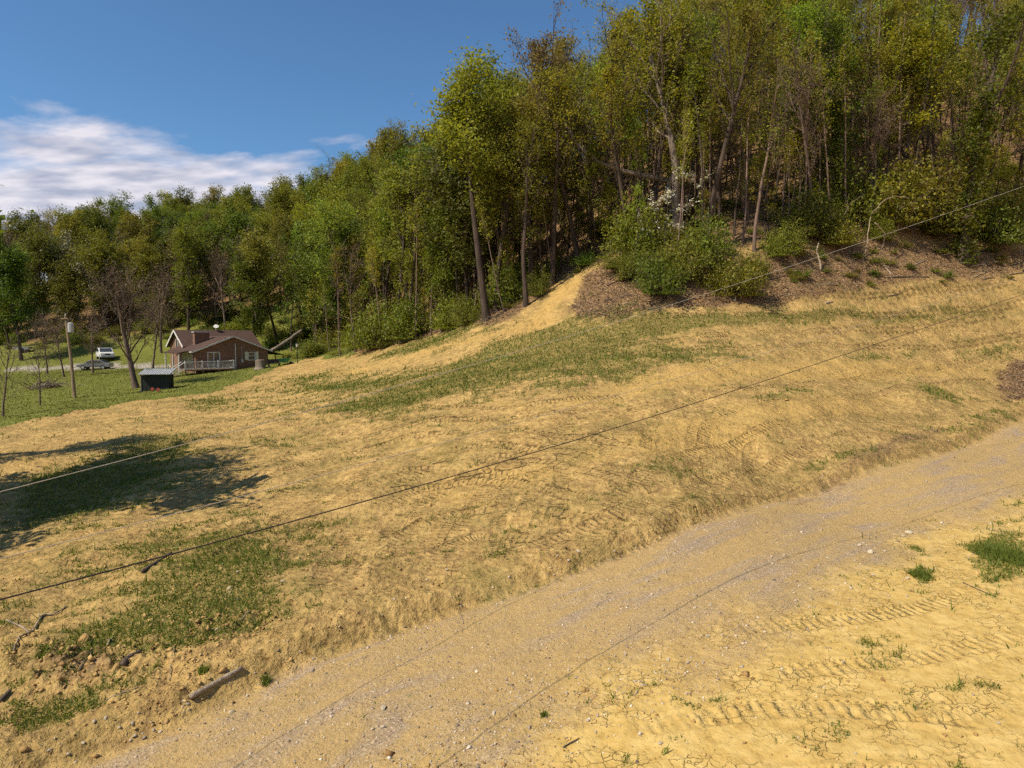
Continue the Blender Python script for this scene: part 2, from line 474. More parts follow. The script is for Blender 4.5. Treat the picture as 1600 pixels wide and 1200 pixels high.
# ground material
def ground_material():
    m = Mat('ground_soil', 0.95, 0.1)
    big = m.noise(0.35, 4); mid = m.noise(2.3, 5, 0.6); fin = m.noise(14, 4, 0.65); vf = m.noise(48, 2, 0.6); crumb = m.noise(5.0, 5, 0.62); lump = m.noise(2.0, 3, 0.5)
    clay = m.ramp(mid, [(0.28, (0.285, 0.174, 0.062)), (0.5, (0.485, 0.316, 0.110)), (0.72, (0.65, 0.446, 0.172))])
    clay = m.mix(m.ramp(big, [(0.35, 0.0), (0.65, 0.5)]), clay, (0.48, 0.32, 0.120))
    fl = m.ramp(crumb, [(0.34, (0.40, 0.34, 0.28)), (0.45, (0.95, 0.95, 0.95)), (0.55, (1, 1, 1)), (0.72, (1.25, 1.22, 1.15))])
    clay = m.mix(0.85, clay, fl, 'MULTIPLY')
    patch = m.math('MULTIPLY', m.ramp(m.noise(0.8, 6, 0.7), [(0.47, 0.0), (0.60, 0.75)]), m.ramp(crumb, [(0.42, 1.0), (0.58, 0.35)]))
    clay = m.mix(patch, clay, m.mix(fin, (0.17, 0.105, 0.045), (0.36, 0.225, 0.085)))
    weed = m.math('MULTIPLY', m.ramp(m.noise(0.55, 6, 0.68), [(0.45, 0.0), (0.64, 0.7)]), m.ramp(fin, [(0.42, 1.0), (0.64, 0.15)]))
    clay = m.mix(weed, clay, m.mix(mid, (0.125, 0.115, 0.030), (0.25, 0.19, 0.062)))
    pad = m.ramp(m.math('ADD', m.math('MULTIPLY', mid, 0.6), m.math('MULTIPLY', crumb, 0.4)), [(0.30, (0.35, 0.215, 0.064)), (0.45, (0.52, 0.345, 0.105)), (0.62, (0.62, 0.435, 0.155))])
    col = m.mix(m.math('MULTIPLY', m.attr('pad'), 1.0), clay, pad)
    col = m.mix(m.math('MULTIPLY', m.attr('clay'), m.ramp(m.noise(1.3, 5, 0.65), [(0.36, 0.15), (0.58, 0.85)])), col, m.mix(crumb, (0.36, 0.215, 0.065), (0.66, 0.44, 0.14)))
    # road: gravel streaked lengthwise with clay
    rv = m.n('ShaderNodeCombineXYZ'); m.l(m.attr('road_u'), rv.inputs[0]); m.l(m.attr('road_v'), rv.inputs[1])
    st = m.noise(1.0, 6, 0.65, m.mapping((0.22, 1.2, 1), vec=rv.outputs[0]), 0.6)
    peb = m.voro(26, out='Color'); pebv = m.n('ShaderNodeSeparateColor'); m.l(peb, pebv.inputs[0])
    grav = m.ramp(pebv.outputs[0], [(0.0, (0.21, 0.15, 0.11)), (0.45, (0.35, 0.265, 0.20)), (0.85, (0.45, 0.345, 0.25)), (1.0, (0.66, 0.55, 0.42))])
    grav = m.mix(m.ramp(fin, [(0.35, 0.65), (0.6, 0.1)]), grav, (0.32, 0.238, 0.148))
    rclay = m.mix(crumb, (0.34, 0.22, 0.082), (0.60, 0.405, 0.148))
    rcol = m.mix(m.ramp(st, [(0.34, 0.12), (0.54, 0.82)]), grav, rclay)
    col = m.mix(m.attr('road'), col, rcol)
    # leaf litter and torn up bank
    lv = m.voro(9, out='Color'); lsep = m.n('ShaderNodeSeparateColor'); m.l(lv, lsep.inputs[0])
    lit = m.ramp(lsep.outputs[1], [(0.0, (0.09, 0.052, 0.028)), (0.5, (0.20, 0.122, 0.062)), (0.8, (0.31, 0.195, 0.095)), (1.0, (0.44, 0.30, 0.16))])
    lit = m.mix(m.ramp(mid, [(0.4, 0.0), (0.7, 0.6)]), lit, (0.30, 0.18, 0.075))
    col = m.mix(m.attr('litter'), col, lit)
    gr = m.mix(fin, (0.055, 0.066, 0.012), (0.16, 0.15, 0.036))
    col = m.mix(m.math('MULTIPLY', m.attr('grass'), m.ramp(fin, [(0.35, 0.9), (0.62, 0.25)])), col, gr)
    lwn = m.mix(m.noise(0.5, 5, 0.6), (0.10, 0.122, 0.020), (0.235, 0.22, 0.050))
    lwn = m.mix(m.ramp(fin, [(0.3, 0.5), (0.6, 0.0)]), lwn, (0.05, 0.075, 0.012))
    col = m.mix(m.attr('lawn'), col, lwn)
    col = m.mix(m.attr('drive'), col, m.mix(fin, (0.30, 0.25, 0.21), (0.5, 0.44, 0.38)))
    # a little shade painted into the soil colour of tread recesses, so tracks show
    ph = m.math('MULTIPLY', m.attr('trk_u'), 2 * math.pi / 0.23)
    jit = m.math('MULTIPLY', m.noise(2.6, 4, 0.6), 5.5)
    sn = m.math('SINE', m.math('ADD', ph, jit))
    cle = m.math('MULTIPLY', m.ramp(m.math('MULTIPLY_ADD', sn, 0.5, 0.5), [(0.0, 0.0), (0.3, 0.25), (0.8, 1.0)]), m.math('MULTIPLY', m.attr('trk_m'), m.ramp(m.noise(1.7, 5, 0.7), [(0.36, 0.05), (0.56, 1.0)])))
    col = m.mix(m.math('MULTIPLY', m.math('SUBTRACT', 1.0, cle), m.math('MULTIPLY', m.attr('trk_m'), 0.10)), col, (0.20, 0.115, 0.04))
    m.color(col)
    fieldm = m.math('MULTIPLY', m.math('SUBTRACT', 1.0, m.attr('road')), m.math('SUBTRACT', 1.0, m.attr('lawn')))
    nz = m.n('ShaderNodeTexNoise'); nz.inputs['Scale'].default_value = 3.5; nz.inputs['Detail'].default_value = 5; m.l(m.co(), nz.inputs['Vector'])
    vadd = m.n('ShaderNodeVectorMath', operation='MULTIPLY_ADD'); m.l(nz.outputs['Color'], vadd.inputs[0]); vadd.inputs[1].default_value = (0.35, 0.35, 0.35); m.l(m.co(), vadd.inputs[2])
    crk = m.ramp(m.voro(4.2, 'DISTANCE_TO_EDGE', vec=vadd.outputs[0]), [(0.0, 0.0), (0.045, 1.0)])
    crk = m.math('MAXIMUM', crk, m.ramp(m.noise(1.1, 4, 0.6), [(0.42, 0.0), (0.56, 1.0)]))
    def acc(h, v, k):
        return m.math('MULTIPLY_ADD', v, k, h)
    soft = m.math('MULTIPLY_ADD', m.attr('pad'), -0.72, 1.0)
    h = m.math('MULTIPLY', crumb, m.math('MULTIPLY', m.math('MULTIPLY_ADD', fieldm, 0.16, 0.06), m.math('MULTIPLY', soft, m.ramp(m.noise(0.42, 4, 0.6), [(0.40, 0.35), (0.62, 1.0)]))))
    h = acc(h, m.math('MULTIPLY', lump, m.math('MULTIPLY', fieldm, soft)), 0.12)
    h = acc(h, m.math('MULTIPLY', fin, soft), 0.055); h = acc(h, vf, 0.004)
    h = acc(h, m.math('MULTIPLY', m.math('SUBTRACT', 1.0, crk), m.attr('pad')), -0.035)
    h = acc(h, m.math('MULTIPLY', pebv.outputs[1], m.attr('road')), 0.016)
    h = acc(h, m.math('MULTIPLY', lsep.outputs[0], m.attr('litter')), 0.09)
    h = acc(h, m.math('MULTIPLY', cle, m.math('MULTIPLY_ADD', m.attr('pad'), -0.35, 1.0)), 0.075)
    n1 = m.bump(h, 1.0, 0.95)
    m.normal(n1)
    return m.m

def set_attr(me, name, arr):
    a = me.attributes.new(name, 'FLOAT', 'POINT')
    a.data.foreach_set('value', np.ascontiguousarray(arr, dtype=np.float32))
def grid_mesh(name, V, nr, nc, closed):
    idx = np.arange(nr * nc).reshape(nr, nc)
    if closed:
        nx = np.roll(idx, -1, 1)
        A, B, C, D = idx[:-1], nx[:-1], nx[1:], idx[1:]
    else:
        A, B, C, D = idx[:-1, :-1], idx[:-1, 1:], idx[1:, 1:], idx[1:, :-1]
    F = np.stack([A.ravel(), B.ravel(), C.ravel(), D.ravel()], 1)
    return mesh_np(name, V, F)
def mesh_np(name, V, F, smooth=False):
    me = bpy.data.meshes.new(name)
    k = F.shape[1]
    me.vertices.add(len(V)); me.vertices.foreach_set('co', np.ascontiguousarray(V, dtype=np.float32).ravel())
    me.loops.add(F.size); me.loops.foreach_set('vertex_index', np.ascontiguousarray(F, dtype=np.int32).ravel())
    me.polygons.add(len(F)); me.polygons.foreach_set('loop_start', np.arange(0, F.size, k, dtype=np.int32))
    if smooth:
        me.polygons.foreach_set('use_smooth', np.ones(len(F), bool))
    me.update(calc_edges=True)
    return me

# ------------------------------------------------------------------ the ground, one sheet to the horizon
def build_ground():
    th_in = np.linspace(R(-47), R(47), 900)
    th_out = np.linspace(R(47), R(313), 90)[1:-1]
    th = np.concatenate([th_in, th_out])
    r = [2.0, 4.0, 6.0, 8.0]
    while r[-1] < 60:
        r.append(r[-1] * 1.0042)
    while r[-1] < 105:
        r.append(r[-1] * 1.008)
    while r[-1] < 900:
        r.append(r[-1] * 1.03)
    r = np.array(r)
    O = np.array([0.0, -1.5])
    Rr, T = np.meshgrid(r, th, indexing='ij')
    x = (O[0] + Rr * np.sin(T)).ravel(); y = (O[1] + Rr * np.cos(T)).ravel()
    mk = masks(x, y); u, tm, rut = track_fields(x, y)
    z = macro(x, y) + micro(x, y, mk, rut)
    me = grid_mesh('ground', np.stack([x, y, z], 1), len(r), len(th), True)
    # flip so that normals look up
    me.flip_normals()
    me.polygons.foreach_set('use_smooth', np.ones(len(me.polygons), bool))
    for k in ('pad', 'road', 'litter', 'grass', 'lawn', 'clay'):
        set_attr(me, k, mk[k])
    set_attr(me, 'road_u', mk['ra']); set_attr(me, 'road_v', mk['rd'])
    set_attr(me, 'trk_u', u); set_attr(me, 'trk_m', tm * (1 - mk['road']) * (1 - mk['lawn']))
    dr, _, _ = poly_sd(np.array([(-75, 104), (-62, 103.5), (-52, 101.5), (-45.5, 98)]), x, y)
    set_attr(me, 'drive', 1 - sstep(1.6, 2.3, dr + 0.5 * pnoise(x, y, 5)))
    me.materials.append(ground_material())
    o = bpy.data.objects.new('ground', me); o['kind'] = 'structure'; COL.objects.link(o)
build_ground()

# ------------------------------------------------------------------ mesh collecting
def frame(d):
    d = d / (np.linalg.norm(d) + 1e-12)
    a = np.array([0, 0, 1.0]) if abs(d[2]) < 0.9 else np.array([1.0, 0, 0])
    u = np.cross(a, d); u /= np.linalg.norm(u)
    return u, np.cross(d, u)
class MB:
    def __init__(s):
        s.v = []; s.f = []
    def raw(s, V, F):
        o = len(s.v); s.v += V if isinstance(V[0], list) else [tuple(map(float, p)) for p in V]; s.f += [tuple(i + o for i in f) for f in F]; return s
    def box(s, x0, x1, y0, y1, z0, z1):
        return s.raw([(x0,y0,z0),(x1,y0,z0),(x1,y1,z0),(x0,y1,z0),(x0,y0,z1),(x1,y0,z1),(x1,y1,z1),(x0,y1,z1)],
                     [(0,3,2,1),(4,5,6,7),(0,1,5,4),(1,2,6,5),(2,3,7,6),(3,0,4,7)])
    def tube(s, P, rad, k=6, cap=True):
        P = np.asarray(P, float); n = len(P)
        rad = np.full(n, rad, float) if np.isscalar(rad) else np.asarray(rad, float)
        F = []
        D = np.empty_like(P); D[1:-1] = P[2:] - P[:-2]; D[0] = P[1] - P[0]; D[-1] = P[-1] - P[-2]
        D /= np.sqrt((D * D).sum(1))[:, None] + 1e-12
        steep = np.abs(D[:, 2]) > 0.9
        U = np.where(steep[:, None], np.stack([0 * D[:, 0], -D[:, 2], D[:, 1]], 1), np.stack([-D[:, 1], D[:, 0], 0 * D[:, 0]], 1))
        U /= np.sqrt((U * U).sum(1))[:, None] + 1e-12
        W = np.stack([D[:, 1] * U[:, 2] - D[:, 2] * U[:, 1], D[:, 2] * U[:, 0] - D[:, 0] * U[:, 2], D[:, 0] * U[:, 1] - D[:, 1] * U[:, 0]], 1)
        a_ = 2 * math.pi * np.arange(k) / k
        V = (P[:, None] + rad[:, None, None] * (np.cos(a_)[None, :, None] * U[:, None] + np.sin(a_)[None, :, None] * W[:, None])).reshape(-1, 3).tolist()
        for i in range(n - 1):
            for j in range(k):
                F.append((i * k + j, i * k + (j + 1) % k, (i + 1) * k + (j + 1) % k, (i + 1) * k + j))
        if cap:
            F.append(tuple(range(k))[::-1]); F.append(tuple((n - 1) * k + j for j in range(k)))
        return s.raw(V, F)
    def prism(s, poly, axis, a, b):
        """extrude a 2-D polygon along 'x','y' or 'z' from a to b"""
        def p3(p, t):
            return {'x': (t, p[0], p[1]), 'y': (p[0], t, p[1]), 'z': (p[0], p[1], t)}[axis]
        n = len(poly)
        V = [p3(p, a) for p in poly] + [p3(p, b) for p in poly]
        F = [tuple(range(n))[::-1], tuple(range(n, 2 * n))] + [(i, (i + 1) % n, n + (i + 1) % n, n + i) for i in range(n)]
        return s.raw(V, F)
    def mesh(s, name, mat=None, smooth=False):
        me = bpy.data.meshes.new(name); me.from_pydata(s.v, [], s.f); me.update()
        import bmesh
        bm = bmesh.new(); bm.from_mesh(me); bmesh.ops.recalc_face_normals(bm, faces=bm.faces); bm.to_mesh(me); bm.free()
        if smooth:
            me.polygons.foreach_set('use_smooth', np.ones(len(me.polygons), bool))
        if mat:
            me.materials.append(mat)
        return me
    def build(s, name, mat, parent=None, smooth=False):
        o = bpy.data.objects.new(name, s.mesh(name, mat, smooth)); COL.objects.link(o); o.parent = parent
        return o
def tag(o, label, cat, group=None, kind=None):
    if label: o['label'] = label
    if cat: o['category'] = cat
    if group: o['group'] = group
    if kind: o['kind'] = kind
    return o
def empty(name, loc, rz=0, sc=1.0):
    o = bpy.data.objects.new(name, None); o.empty_display_size = 0.5
    o.location = tuple(float(c) for c in loc); o.rotation_euler = (0, 0, rz); o.scale = (sc, sc, sc)
    COL.objects.link(o); return o
def child(name, me, parent, color=None):
    o = bpy.data.objects.new(name, me); o.parent = parent
    if color: o.color = tuple(color) + (1,)
    COL.objects.link(o); return o

# ------------------------------------------------------------------ plant materials
def leaf_material(name, c0, c1, trans=0.45, objtint=True):
    m = Mat(name, 0.6, 0.25)
    isl = m.n('ShaderNodeNewGeometry').outputs['Random Per Island']
    oi = m.n('ShaderNodeObjectInfo')
    col = m.mix(isl, c0, c1)
    if objtint:
        col = m.mix(1.0, col, oi.outputs['Color'], 'MULTIPLY')
        v = m.math('MULTIPLY_ADD', oi.outputs['Random'], 0.5, 0.75)
        col = m.mix(1.0, col, v, 'MULTIPLY')
    m.color(col)
    tr = m.n('ShaderNodeBsdfTranslucent')
    m.l(m.mix(1.0, col, (1.25, 1.2, 0.6), 'MULTIPLY'), tr.inputs[0])
    ms = m.n('ShaderNodeMixShader'); ms.inputs[0].default_value = trans
    m.l(m.b.outputs[0], ms.inputs[1]); m.l(tr.outputs[0], ms.inputs[2]); m.l(ms.outputs[0], m.out.inputs['Surface'])
    return m.m
def bark_material(name, c0, c1):
    m = Mat(name, 0.95, 0.1)
    f = m.noise(1.0, 6, 0.65, m.mapping((5, 5, 0.9)))
    g = m.noise(0.35, 3)
    col = m.ramp(f, [(0.3, c0), (0.7, c1)])
    col = m.mix(m.ramp(g, [(0.45, 0.0), (0.7, 0.5)]), col, tuple(min(1, c * 1.5) for c in c1))
    m.color(col); m.normal(m.bump(f, 0.05, 0.8))
    return m.m
LEAF = leaf_material('spring_leaves', (0.160, 0.186, 0.024), (0.30, 0.305, 0.046))
LEAFD = leaf_material('green_leaves', (0.085, 0.116, 0.017), (0.178, 0.206, 0.032), 0.4)
BUSHL = leaf_material('bush_leaves', (0.105, 0.130, 0.016), (0.25, 0.245, 0.036), 0.4)
BLOS = leaf_material('white_blossom', (0.55, 0.53, 0.44), (0.85, 0.83, 0.74), 0.3, False)
PALEB = leaf_material('pale_buds', (0.26, 0.25, 0.17), (0.42, 0.40, 0.29), 0.3, False)
RUST = leaf_material('rusty_buds', (0.19, 0.145, 0.062), (0.29, 0.215, 0.095), 0.4)
BARK = bark_material('bark_brown', (0.036, 0.027, 0.021), (0.098, 0.072, 0.054))
BARKK = bark_material('bark_pinkish', (0.10, 0.066, 0.050), (0.25, 0.175, 0.135))
BARKP = bark_material('bark_pale', (0.10, 0.078, 0.062), (0.27, 0.22, 0.17))
TWIG = bark_material('twig_brown', (0.085, 0.060, 0.046), (0.20, 0.145, 0.11))
def dead_material(name, c0, c1, c2):
    m = Mat(name, 0.95, 0.1)
    f = m.noise(16, 6, 0.75); g = m.noise(3.5, 4)
    m.color(m.mix(m.ramp(g, [(0.4, 0.0), (0.62, 0.8)]), m.ramp(f, [(0.35, c0), (0.65, c1)]), m.mix(f, c0, c2)))
    m.normal(m.bump(f, 0.05, 0.9)); return m.m
WOOD = dead_material('dead_wood_pale', (0.20, 0.15, 0.10), (0.56, 0.46, 0.33), (0.36, 0.27, 0.18))
WOODD = bark_material('dead_wood_dark', (0.06, 0.045, 0.035), (0.16, 0.12, 0.09))

# ------------------------------------------------------------------ tree generator
def polyline(r, p, d, L, n, wander, up):
    P = [np.array(p, float)]; d = np.array(d, float) / np.linalg.norm(d)
    for i in range(n):
        d = d + r.normal(0, wander, 3) + np.array([0, 0, up])
        d /= np.linalg.norm(d)
        P.append(P[-1] + d * L / n)
    return np.array(P)
def interp(P, t):
    f = t * (len(P) - 1); i = min(int(f), len(P) - 2); w = f - i
    return P[i] * (1 - w) + P[i + 1] * w, P[i + 1] - P[i]
def tree_meshes(seed, Ht, r0=0.28, lo=0.42, spread=4.5, nb=15, nsub=5, ntw=4, leaves=5500, lsize=0.24, lspread=0.38, lean=0.0, fork=2,
                leaf_mat=None, bark=None, up=0.13, twig_r=0.012, top=0.55, lead=0.95, vine=0, elev=(25, 60), wander=0.05, k=7, limbs=()):
    r = np.random.default_rng(seed)
    mb = MB(); anch = []
    d0 = np.array([lean, 0.25 * lean * r.normal(), 1.0])
    tr = polyline(r, (0, 0, -0.4), d0, Ht * (0.93 if fork < 2 else 0.78), 12, wander * 0.6, 0.015)
    n = len(tr); tt = np.linspace(0, 1, n)
    rad = r0 * (1 - 0.72 * tt) ; rad[0] *= 1.45; rad[1] *= 1.08
    mb.tube(tr, rad, k, False)
    mains = []
    for q in range(fork):
        t = r.uniform(0.55, 0.8) if fork > 1 else 0.98
        p, d = interp(tr, t)
        az = 2 * math.pi * (q / max(fork, 1)) + r.uniform(0, 1)
        dd = d / np.linalg.norm(d) + 0.45 * np.array([math.cos(az), math.sin(az), 0])
        L = Ht * (1 - t) * lead + 0.8
        P = polyline(r, p, dd, L, 6, 0.09, 0.10)
        rr = r0 * (1 - 0.72 * t) * 0.7 * np.linspace(1, 0.12, 7)
        mb.tube(P, rr, 5, False); mains.append((P, rr, L * 0.55, 6))
    for i in range(nb):
        t = lo + (1 - lo) * (i + r.uniform(0, 0.9)) / nb
        p, d = interp(tr, min(t, 0.98))
        az = i * 2.39996 + r.uniform(-0.5, 0.5)
        el = R(r.uniform(*elev)) + 0.5 * max(t - 0.7, 0)
        prof = (0.45 + 0.55 * math.sin(math.pi * min(1, (t - lo) / (1 - lo) * 0.75 + 0.18))) * (1 - (1 - top) * max(0, t - 0.6) / 0.4)
        L = spread * prof * r.uniform(0.6, 1.2)
        P = polyline(r, p, (math.cos(az) * math.cos(el), math.sin(az) * math.cos(el), math.sin(el)), L, 5, 0.13, up)
        rr = max(0.02, r0 * (1 - 0.72 * t) * r.uniform(0.28, 0.5)) * np.linspace(1, 0.18, 6)
        mb.tube(P, rr, 4, False); mains.append((P, rr, L, nsub))
    for t, az, el, L in limbs:
        p, d = interp(tr, t)
        P = polyline(r, p, (math.cos(az) * math.cos(el), math.sin(az) * math.cos(el), math.sin(el)), L, 7, 0.05, 0.02)
        rr = 0.10 * np.linspace(1, 0.18, 8)
        mb.tube(P, rr, 5, False); mains.append((P, rr * 0.6, 1.8, 7))
    for P, rr, L, ns in mains:
        for j in range(ns):
            t = 0.25 + 0.75 * (j + r.uniform(0, 0.95)) / ns
            p, d = interp(P, min(t, 0.99))
            d = d / np.linalg.norm(d) + r.normal(0, 0.65, 3) + np.array([0, 0, 0.18])
            l2 = max(0.5, L * r.uniform(0.25, 0.5))
            S = polyline(r, p, d, l2, 3, 0.16, 0.06)
            mb.tube(S, max(0.014, rr[3] * 0.55) * np.linspace(1, 0.3, 4), 3, False)
            for q in np.linspace(0.3, 1, 4):
                anch.append(interp(S, q * 0.99)[0])
            for q in range(ntw):
                p2, d2 = interp(S, r.uniform(0.2, 0.99))
                d2 = d2 / np.linalg.norm(d2) + r.normal(0, 0.7, 3) + np.array([0, 0, 0.15])
                T = polyline(r, p2, d2, l2 * r.uniform(0.35, 0.75), 2, 0.15, 0.05)
                mb.tube(T, twig_r * np.array([1, 0.7, 0.35]), 3, False)
                anch += [T[1], T[2], T[2]]
    tm = mb.mesh('trunk', bark or BARK, True)
    A = np.array(anch)
    lm = None
    if leaves:
        w = np.repeat(r.uniform(0.05, 1, len(A) // 4 + 1) ** 2.2, 4)[:len(A)] * r.uniform(0.3, 1, len(A)); w /= w.sum()
        C = A[r.choice(len(A), leaves, p=w)] + r.normal(0, lspread, (leaves, 3)) * np.array([1, 1, 0.8])
        if vine:
            tz = r.uniform(0.03, 0.72, vine); idx = np.minimum((tz * (n - 1)).astype(int), n - 2); fr = tz * (n - 1) - idx
            Cv = tr[idx] * (1 - fr[:, None]) + tr[idx + 1] * fr[:, None] + r.normal(0, 1, (vine, 3)) * np.array([0.42, 0.42, 0.3])
            C = np.vstack([C, Cv])
        lm = leaf_mesh(r, C, lsize, leaf_mat or LEAF)
    return tm, lm
def leaf_mesh(r, C, size, mat, flat=0.5):
    n = len(C)
    N = r.normal(0, 1, (n, 3)); N[:, 2] = np.abs(N[:, 2]) + flat
    N /= np.linalg.norm(N, axis=1)[:, None]
    a = np.cross(N, r.normal(0, 1, (n, 3))); a /= np.linalg.norm(a, axis=1)[:, None] + 1e-9
    b = np.cross(N, a)
    s = size * r.uniform(0.5, 1.3, n)[:, None]
    V = np.stack([C - a * s * 0.62, C + b * s * 0.36 + a * s * 0.08, C + a * s * 0.62, C - b * s * 0.36 + N * s * 0.15], 1).reshape(-1, 3)
    F = np.arange(4 * n).reshape(n, 4)
    me = mesh_np('crown', V, F)
    me.materials.append(mat)
    return me
def bush_meshes(seed, h, w, stems=26, leaves=5000, lsize=0.17, mat=None, arch=-0.16):
    r = np.random.default_rng(seed); mb = MB(); A = []
    for i in range(stems):
        az = r.uniform(0, 2 * math.pi); q = r.uniform(0.15, 1)
        d = np.array([math.cos(az) * q * w / h, math.sin(az) * q * w / h, 1.0])
        P = polyline(r, (r.normal(0, 0.15 * w), r.normal(0, 0.15 * w), -0.15), d, h * r.uniform(0.75, 1.3), 6, 0.12, arch)
        mb.tube(P, 0.022 * np.linspace(1, 0.25, 7), 3, False)
        for j in range(5):
            p, d2 = interp(P, r.uniform(0.3, 0.98))
            S = polyline(r, p, d2 + r.normal(0, 0.5, 3), h * 0.4, 2, 0.2, 0.0)
            mb.tube(S, 0.010 * np.array([1, .7, .4]), 3, False)
            A += list(S)
        A += list(P[2:])
    A = np.array(A); C = A[r.choice(len(A), leaves)] + r.normal(0, 0.10 * h, (leaves, 3))
    C[:, 2] = np.maximum(C[:, 2], 0.05 + 0.1 * r.random(leaves))
    return mb.mesh('stems', TWIG, True), leaf_mesh(r, C, lsize, mat or BUSHL, 0.8)
def plant(name, loc, meshes, rz, sc, tint=None, names=('trunk', 'crown'), sz=1.0):
    o = empty(name, loc, rz, sc)
    o.scale = (sc, sc, sc * sz)
    if meshes[0]: child(names[0], meshes[0], o)
    if meshes[1]: child(names[1], meshes[1], o, tint or (1, 1, 1))
    return o

SP = [tree_meshes(100 + i, 22, 0.26, 0.46 + 0.04 * (i % 3), 4.6, 17, 6, 5, 4200, 0.18, 0.26, leaf_mat=LEAF, fork=2 + i % 2, wander=0.07) for i in range(4)]
DN = [tree_meshes(200 + i, 18, 0.24, 0.20, 5.0, 18, 5, 4, 11000, 0.27, 0.48, leaf_mat=LEAFD, fork=2, top=0.95, lead=0.6) for i in range(4)]
MD = [tree_meshes(300 + i, 20, 0.24, 0.38, 4.6, 16, 5, 5, 8000, 0.22, 0.38, leaf_mat=LEAF, fork=2 + i % 2, top=0.85, lead=0.7) for i in range(3)]
BR = [tree_meshes(400 + i, 15, 0.20, 0.28, 4.6, 18, 7, 7, 700, 0.15, 0.3, leaf_mat=RUST, bark=TWIG, twig_r=0.016, fork=3) for i in range(2)]
SA = [tree_meshes(500 + i, 9, 0.075, 0.30, 2.1, 12, 4, 3, 850, 0.19, 0.22, leaf_mat=LEAF, fork=1, wander=0.09, k=5, twig_r=0.008) for i in range(3)]
PO = [tree_meshes(520 + i, 15, 0.11, 0.62, 1.8, 9, 4, 3, 700, 0.2, 0.26, leaf_mat=LEAF, bark=BARKK if i else BARK, fork=1, wander=0.06, k=5, twig_r=0.009) for i in range(2)]
VN = [tree_meshes(540 + i, 23, 0.34, 0.35, 4.0, 14, 5, 4, 3200, 0.22, 0.34, leaf_mat=BUSHL, vine=3800, fork=2) for i in range(2)]
BU = [bush_meshes(600 + i, 2.3, 2.6, 30, 5200, 0.15) for i in range(3)]
BL = [bush_meshes(620 + i, 1.2, 1.5, 18, 2000, 0.12, arch=-0.2) for i in range(2)]
PALE = tree_meshes(640, 11, 0.18, 0.22, 3.6, 18, 6, 6, 4200, 0.22, 0.32, leaf_mat=PALEB, bark=TWIG, fork=3)

rr = random.Random(5)
def tint(kind):
    if kind == 'y': return (rr.uniform(0.9, 1.18), rr.uniform(0.88, 1.08), rr.uniform(0.7, 1.0))
    if kind == 'g': return (rr.uniform(0.7, 1.1), rr.uniform(0.85, 1.1), rr.uniform(0.7, 1.1))
    if kind == 'o': return (rr.uniform(0.9, 1.12), rr.uniform(0.80, 0.94), rr.uniform(0.8, 1.2))
    return (1, 1, 1)
# --- the trees one can pick out, placed by where they root
placed = []
def key(name, px, py, top_py, meshes, Hm, label, cat='tree', rz=0.0, tn=None, Y=None, group=None, sink=0.1, wide=None):
    if Y is None:
        b = on(px, py)
    else:
        x = ray(px, 500)[0] / ray(px, 500)[1] * Y; b = np.array([x, Y, H(x, Y)])
    ztop = at(px, top_py, b[1])[2]
    s = max(0.2, (ztop - b[2]) / Hm)
    o = plant(name, (b[0], b[1], b[2] - sink), meshes, rz, 1, tn)
    w = wide if wide else s
    o.scale = (w, w, s)
    placed.append((b[0], b[1]))
    return tag(o, label, cat, group)
lean1 = tree_meshes(701, 22, 0.30, 0.55, 4.6, 14, 7, 5, 11000, 0.22, 0.42, lean=-0.12, leaf_mat=LEAF, fork=3, wander=0.05, top=0.95, lead=0.7)
key('forest_tree', 762, 500, 108, lean1, 18.3, 'tall dark trunk leaning left under a rounded leafy top against the sky', rz=0.0, tn=(1.0, 1.0, 0.9))
key('forest_tree', 822, 478, 120, SP[0], 21.5, 'slim straight trunk at the top left of the bare clay track', rz=1.0, tn=(1.1, 1.0, 0.9))
key('forest_tree', 862, 446, 60, SP[1], 21.5, 'dark forked trunk just above the bare clay track', rz=2.6, tn=(1.1, 0.95, 0.8))
lean2 = tree_meshes(703, 22, 0.22, 0.5, 4.4, 14, 7, 6, 5200, 0.17, 0.3, lean=-0.2, leaf_mat=RUST, fork=3, wander=0.06)
key('forest_tree', 905, 400, -10, lean2, 21.0, 'left leaning tree with rust coloured buds, highest against the blue sky', rz=0.15, tn=(1, 1, 1), Y=69)
big1 = tree_meshes(704, 25, 0.42, 0.40, 5.2, 16, 6, 5, 5500, 0.22, 0.36, lean=-0.03, leaf_mat=LEAF, bark=BARKP, fork=3, wander=0.07)
key('forest_tree', 1057, 330, -90, big1, 24.5, 'thick pale barked tree with spreading dark limbs above the white blossoms', rz=0.3, tn=(1.1, 1, 0.8), Y=65)
key('forest_tree', 1020, 350, -60, SP[2], 21.5, 'dark tree close to the left of the thick pale barked one', rz=0.9, tn=(1.1, 1, 0.8), Y=66)
twin = tree_meshes(706, 19, 0.17, 0.55, 2.6, 10, 5, 4, 900, 0.18, 0.3, lean=0.03, leaf_mat=LEAF, bark=BARKK, fork=2, wander=0.06)
key('forest_tree', 1178, 392, 60, twin, 18.5, 'slender pinkish trunk at the wood edge right of centre, nearly bare', rz=0.4, tn=(1, 1, 1))
key('forest_tree', 1160, 380, 110, PO[1], 14.7, 'thin pale stem close left of the slender pinkish trunk', rz=1.9)
key('forest_tree', 1200, 372, 190, PO[0], 14.7, 'crooked thin stem close right of the slender pinkish trunk', rz=3.0)
key('forest_tree', 1310, 300, -60, VN[0], 22.5, 'vine covered dark tree behind the big rounded bush', rz=0.3, Y=70, tn=(0.7, 0.9, 0.7))
key('forest_tree', 1500, 340, -90, VN[1], 22.5, 'thick trunk wrapped in hanging vines near the right edge', rz=1.3, Y=69, tn=(0.7, 0.8, 0.6))
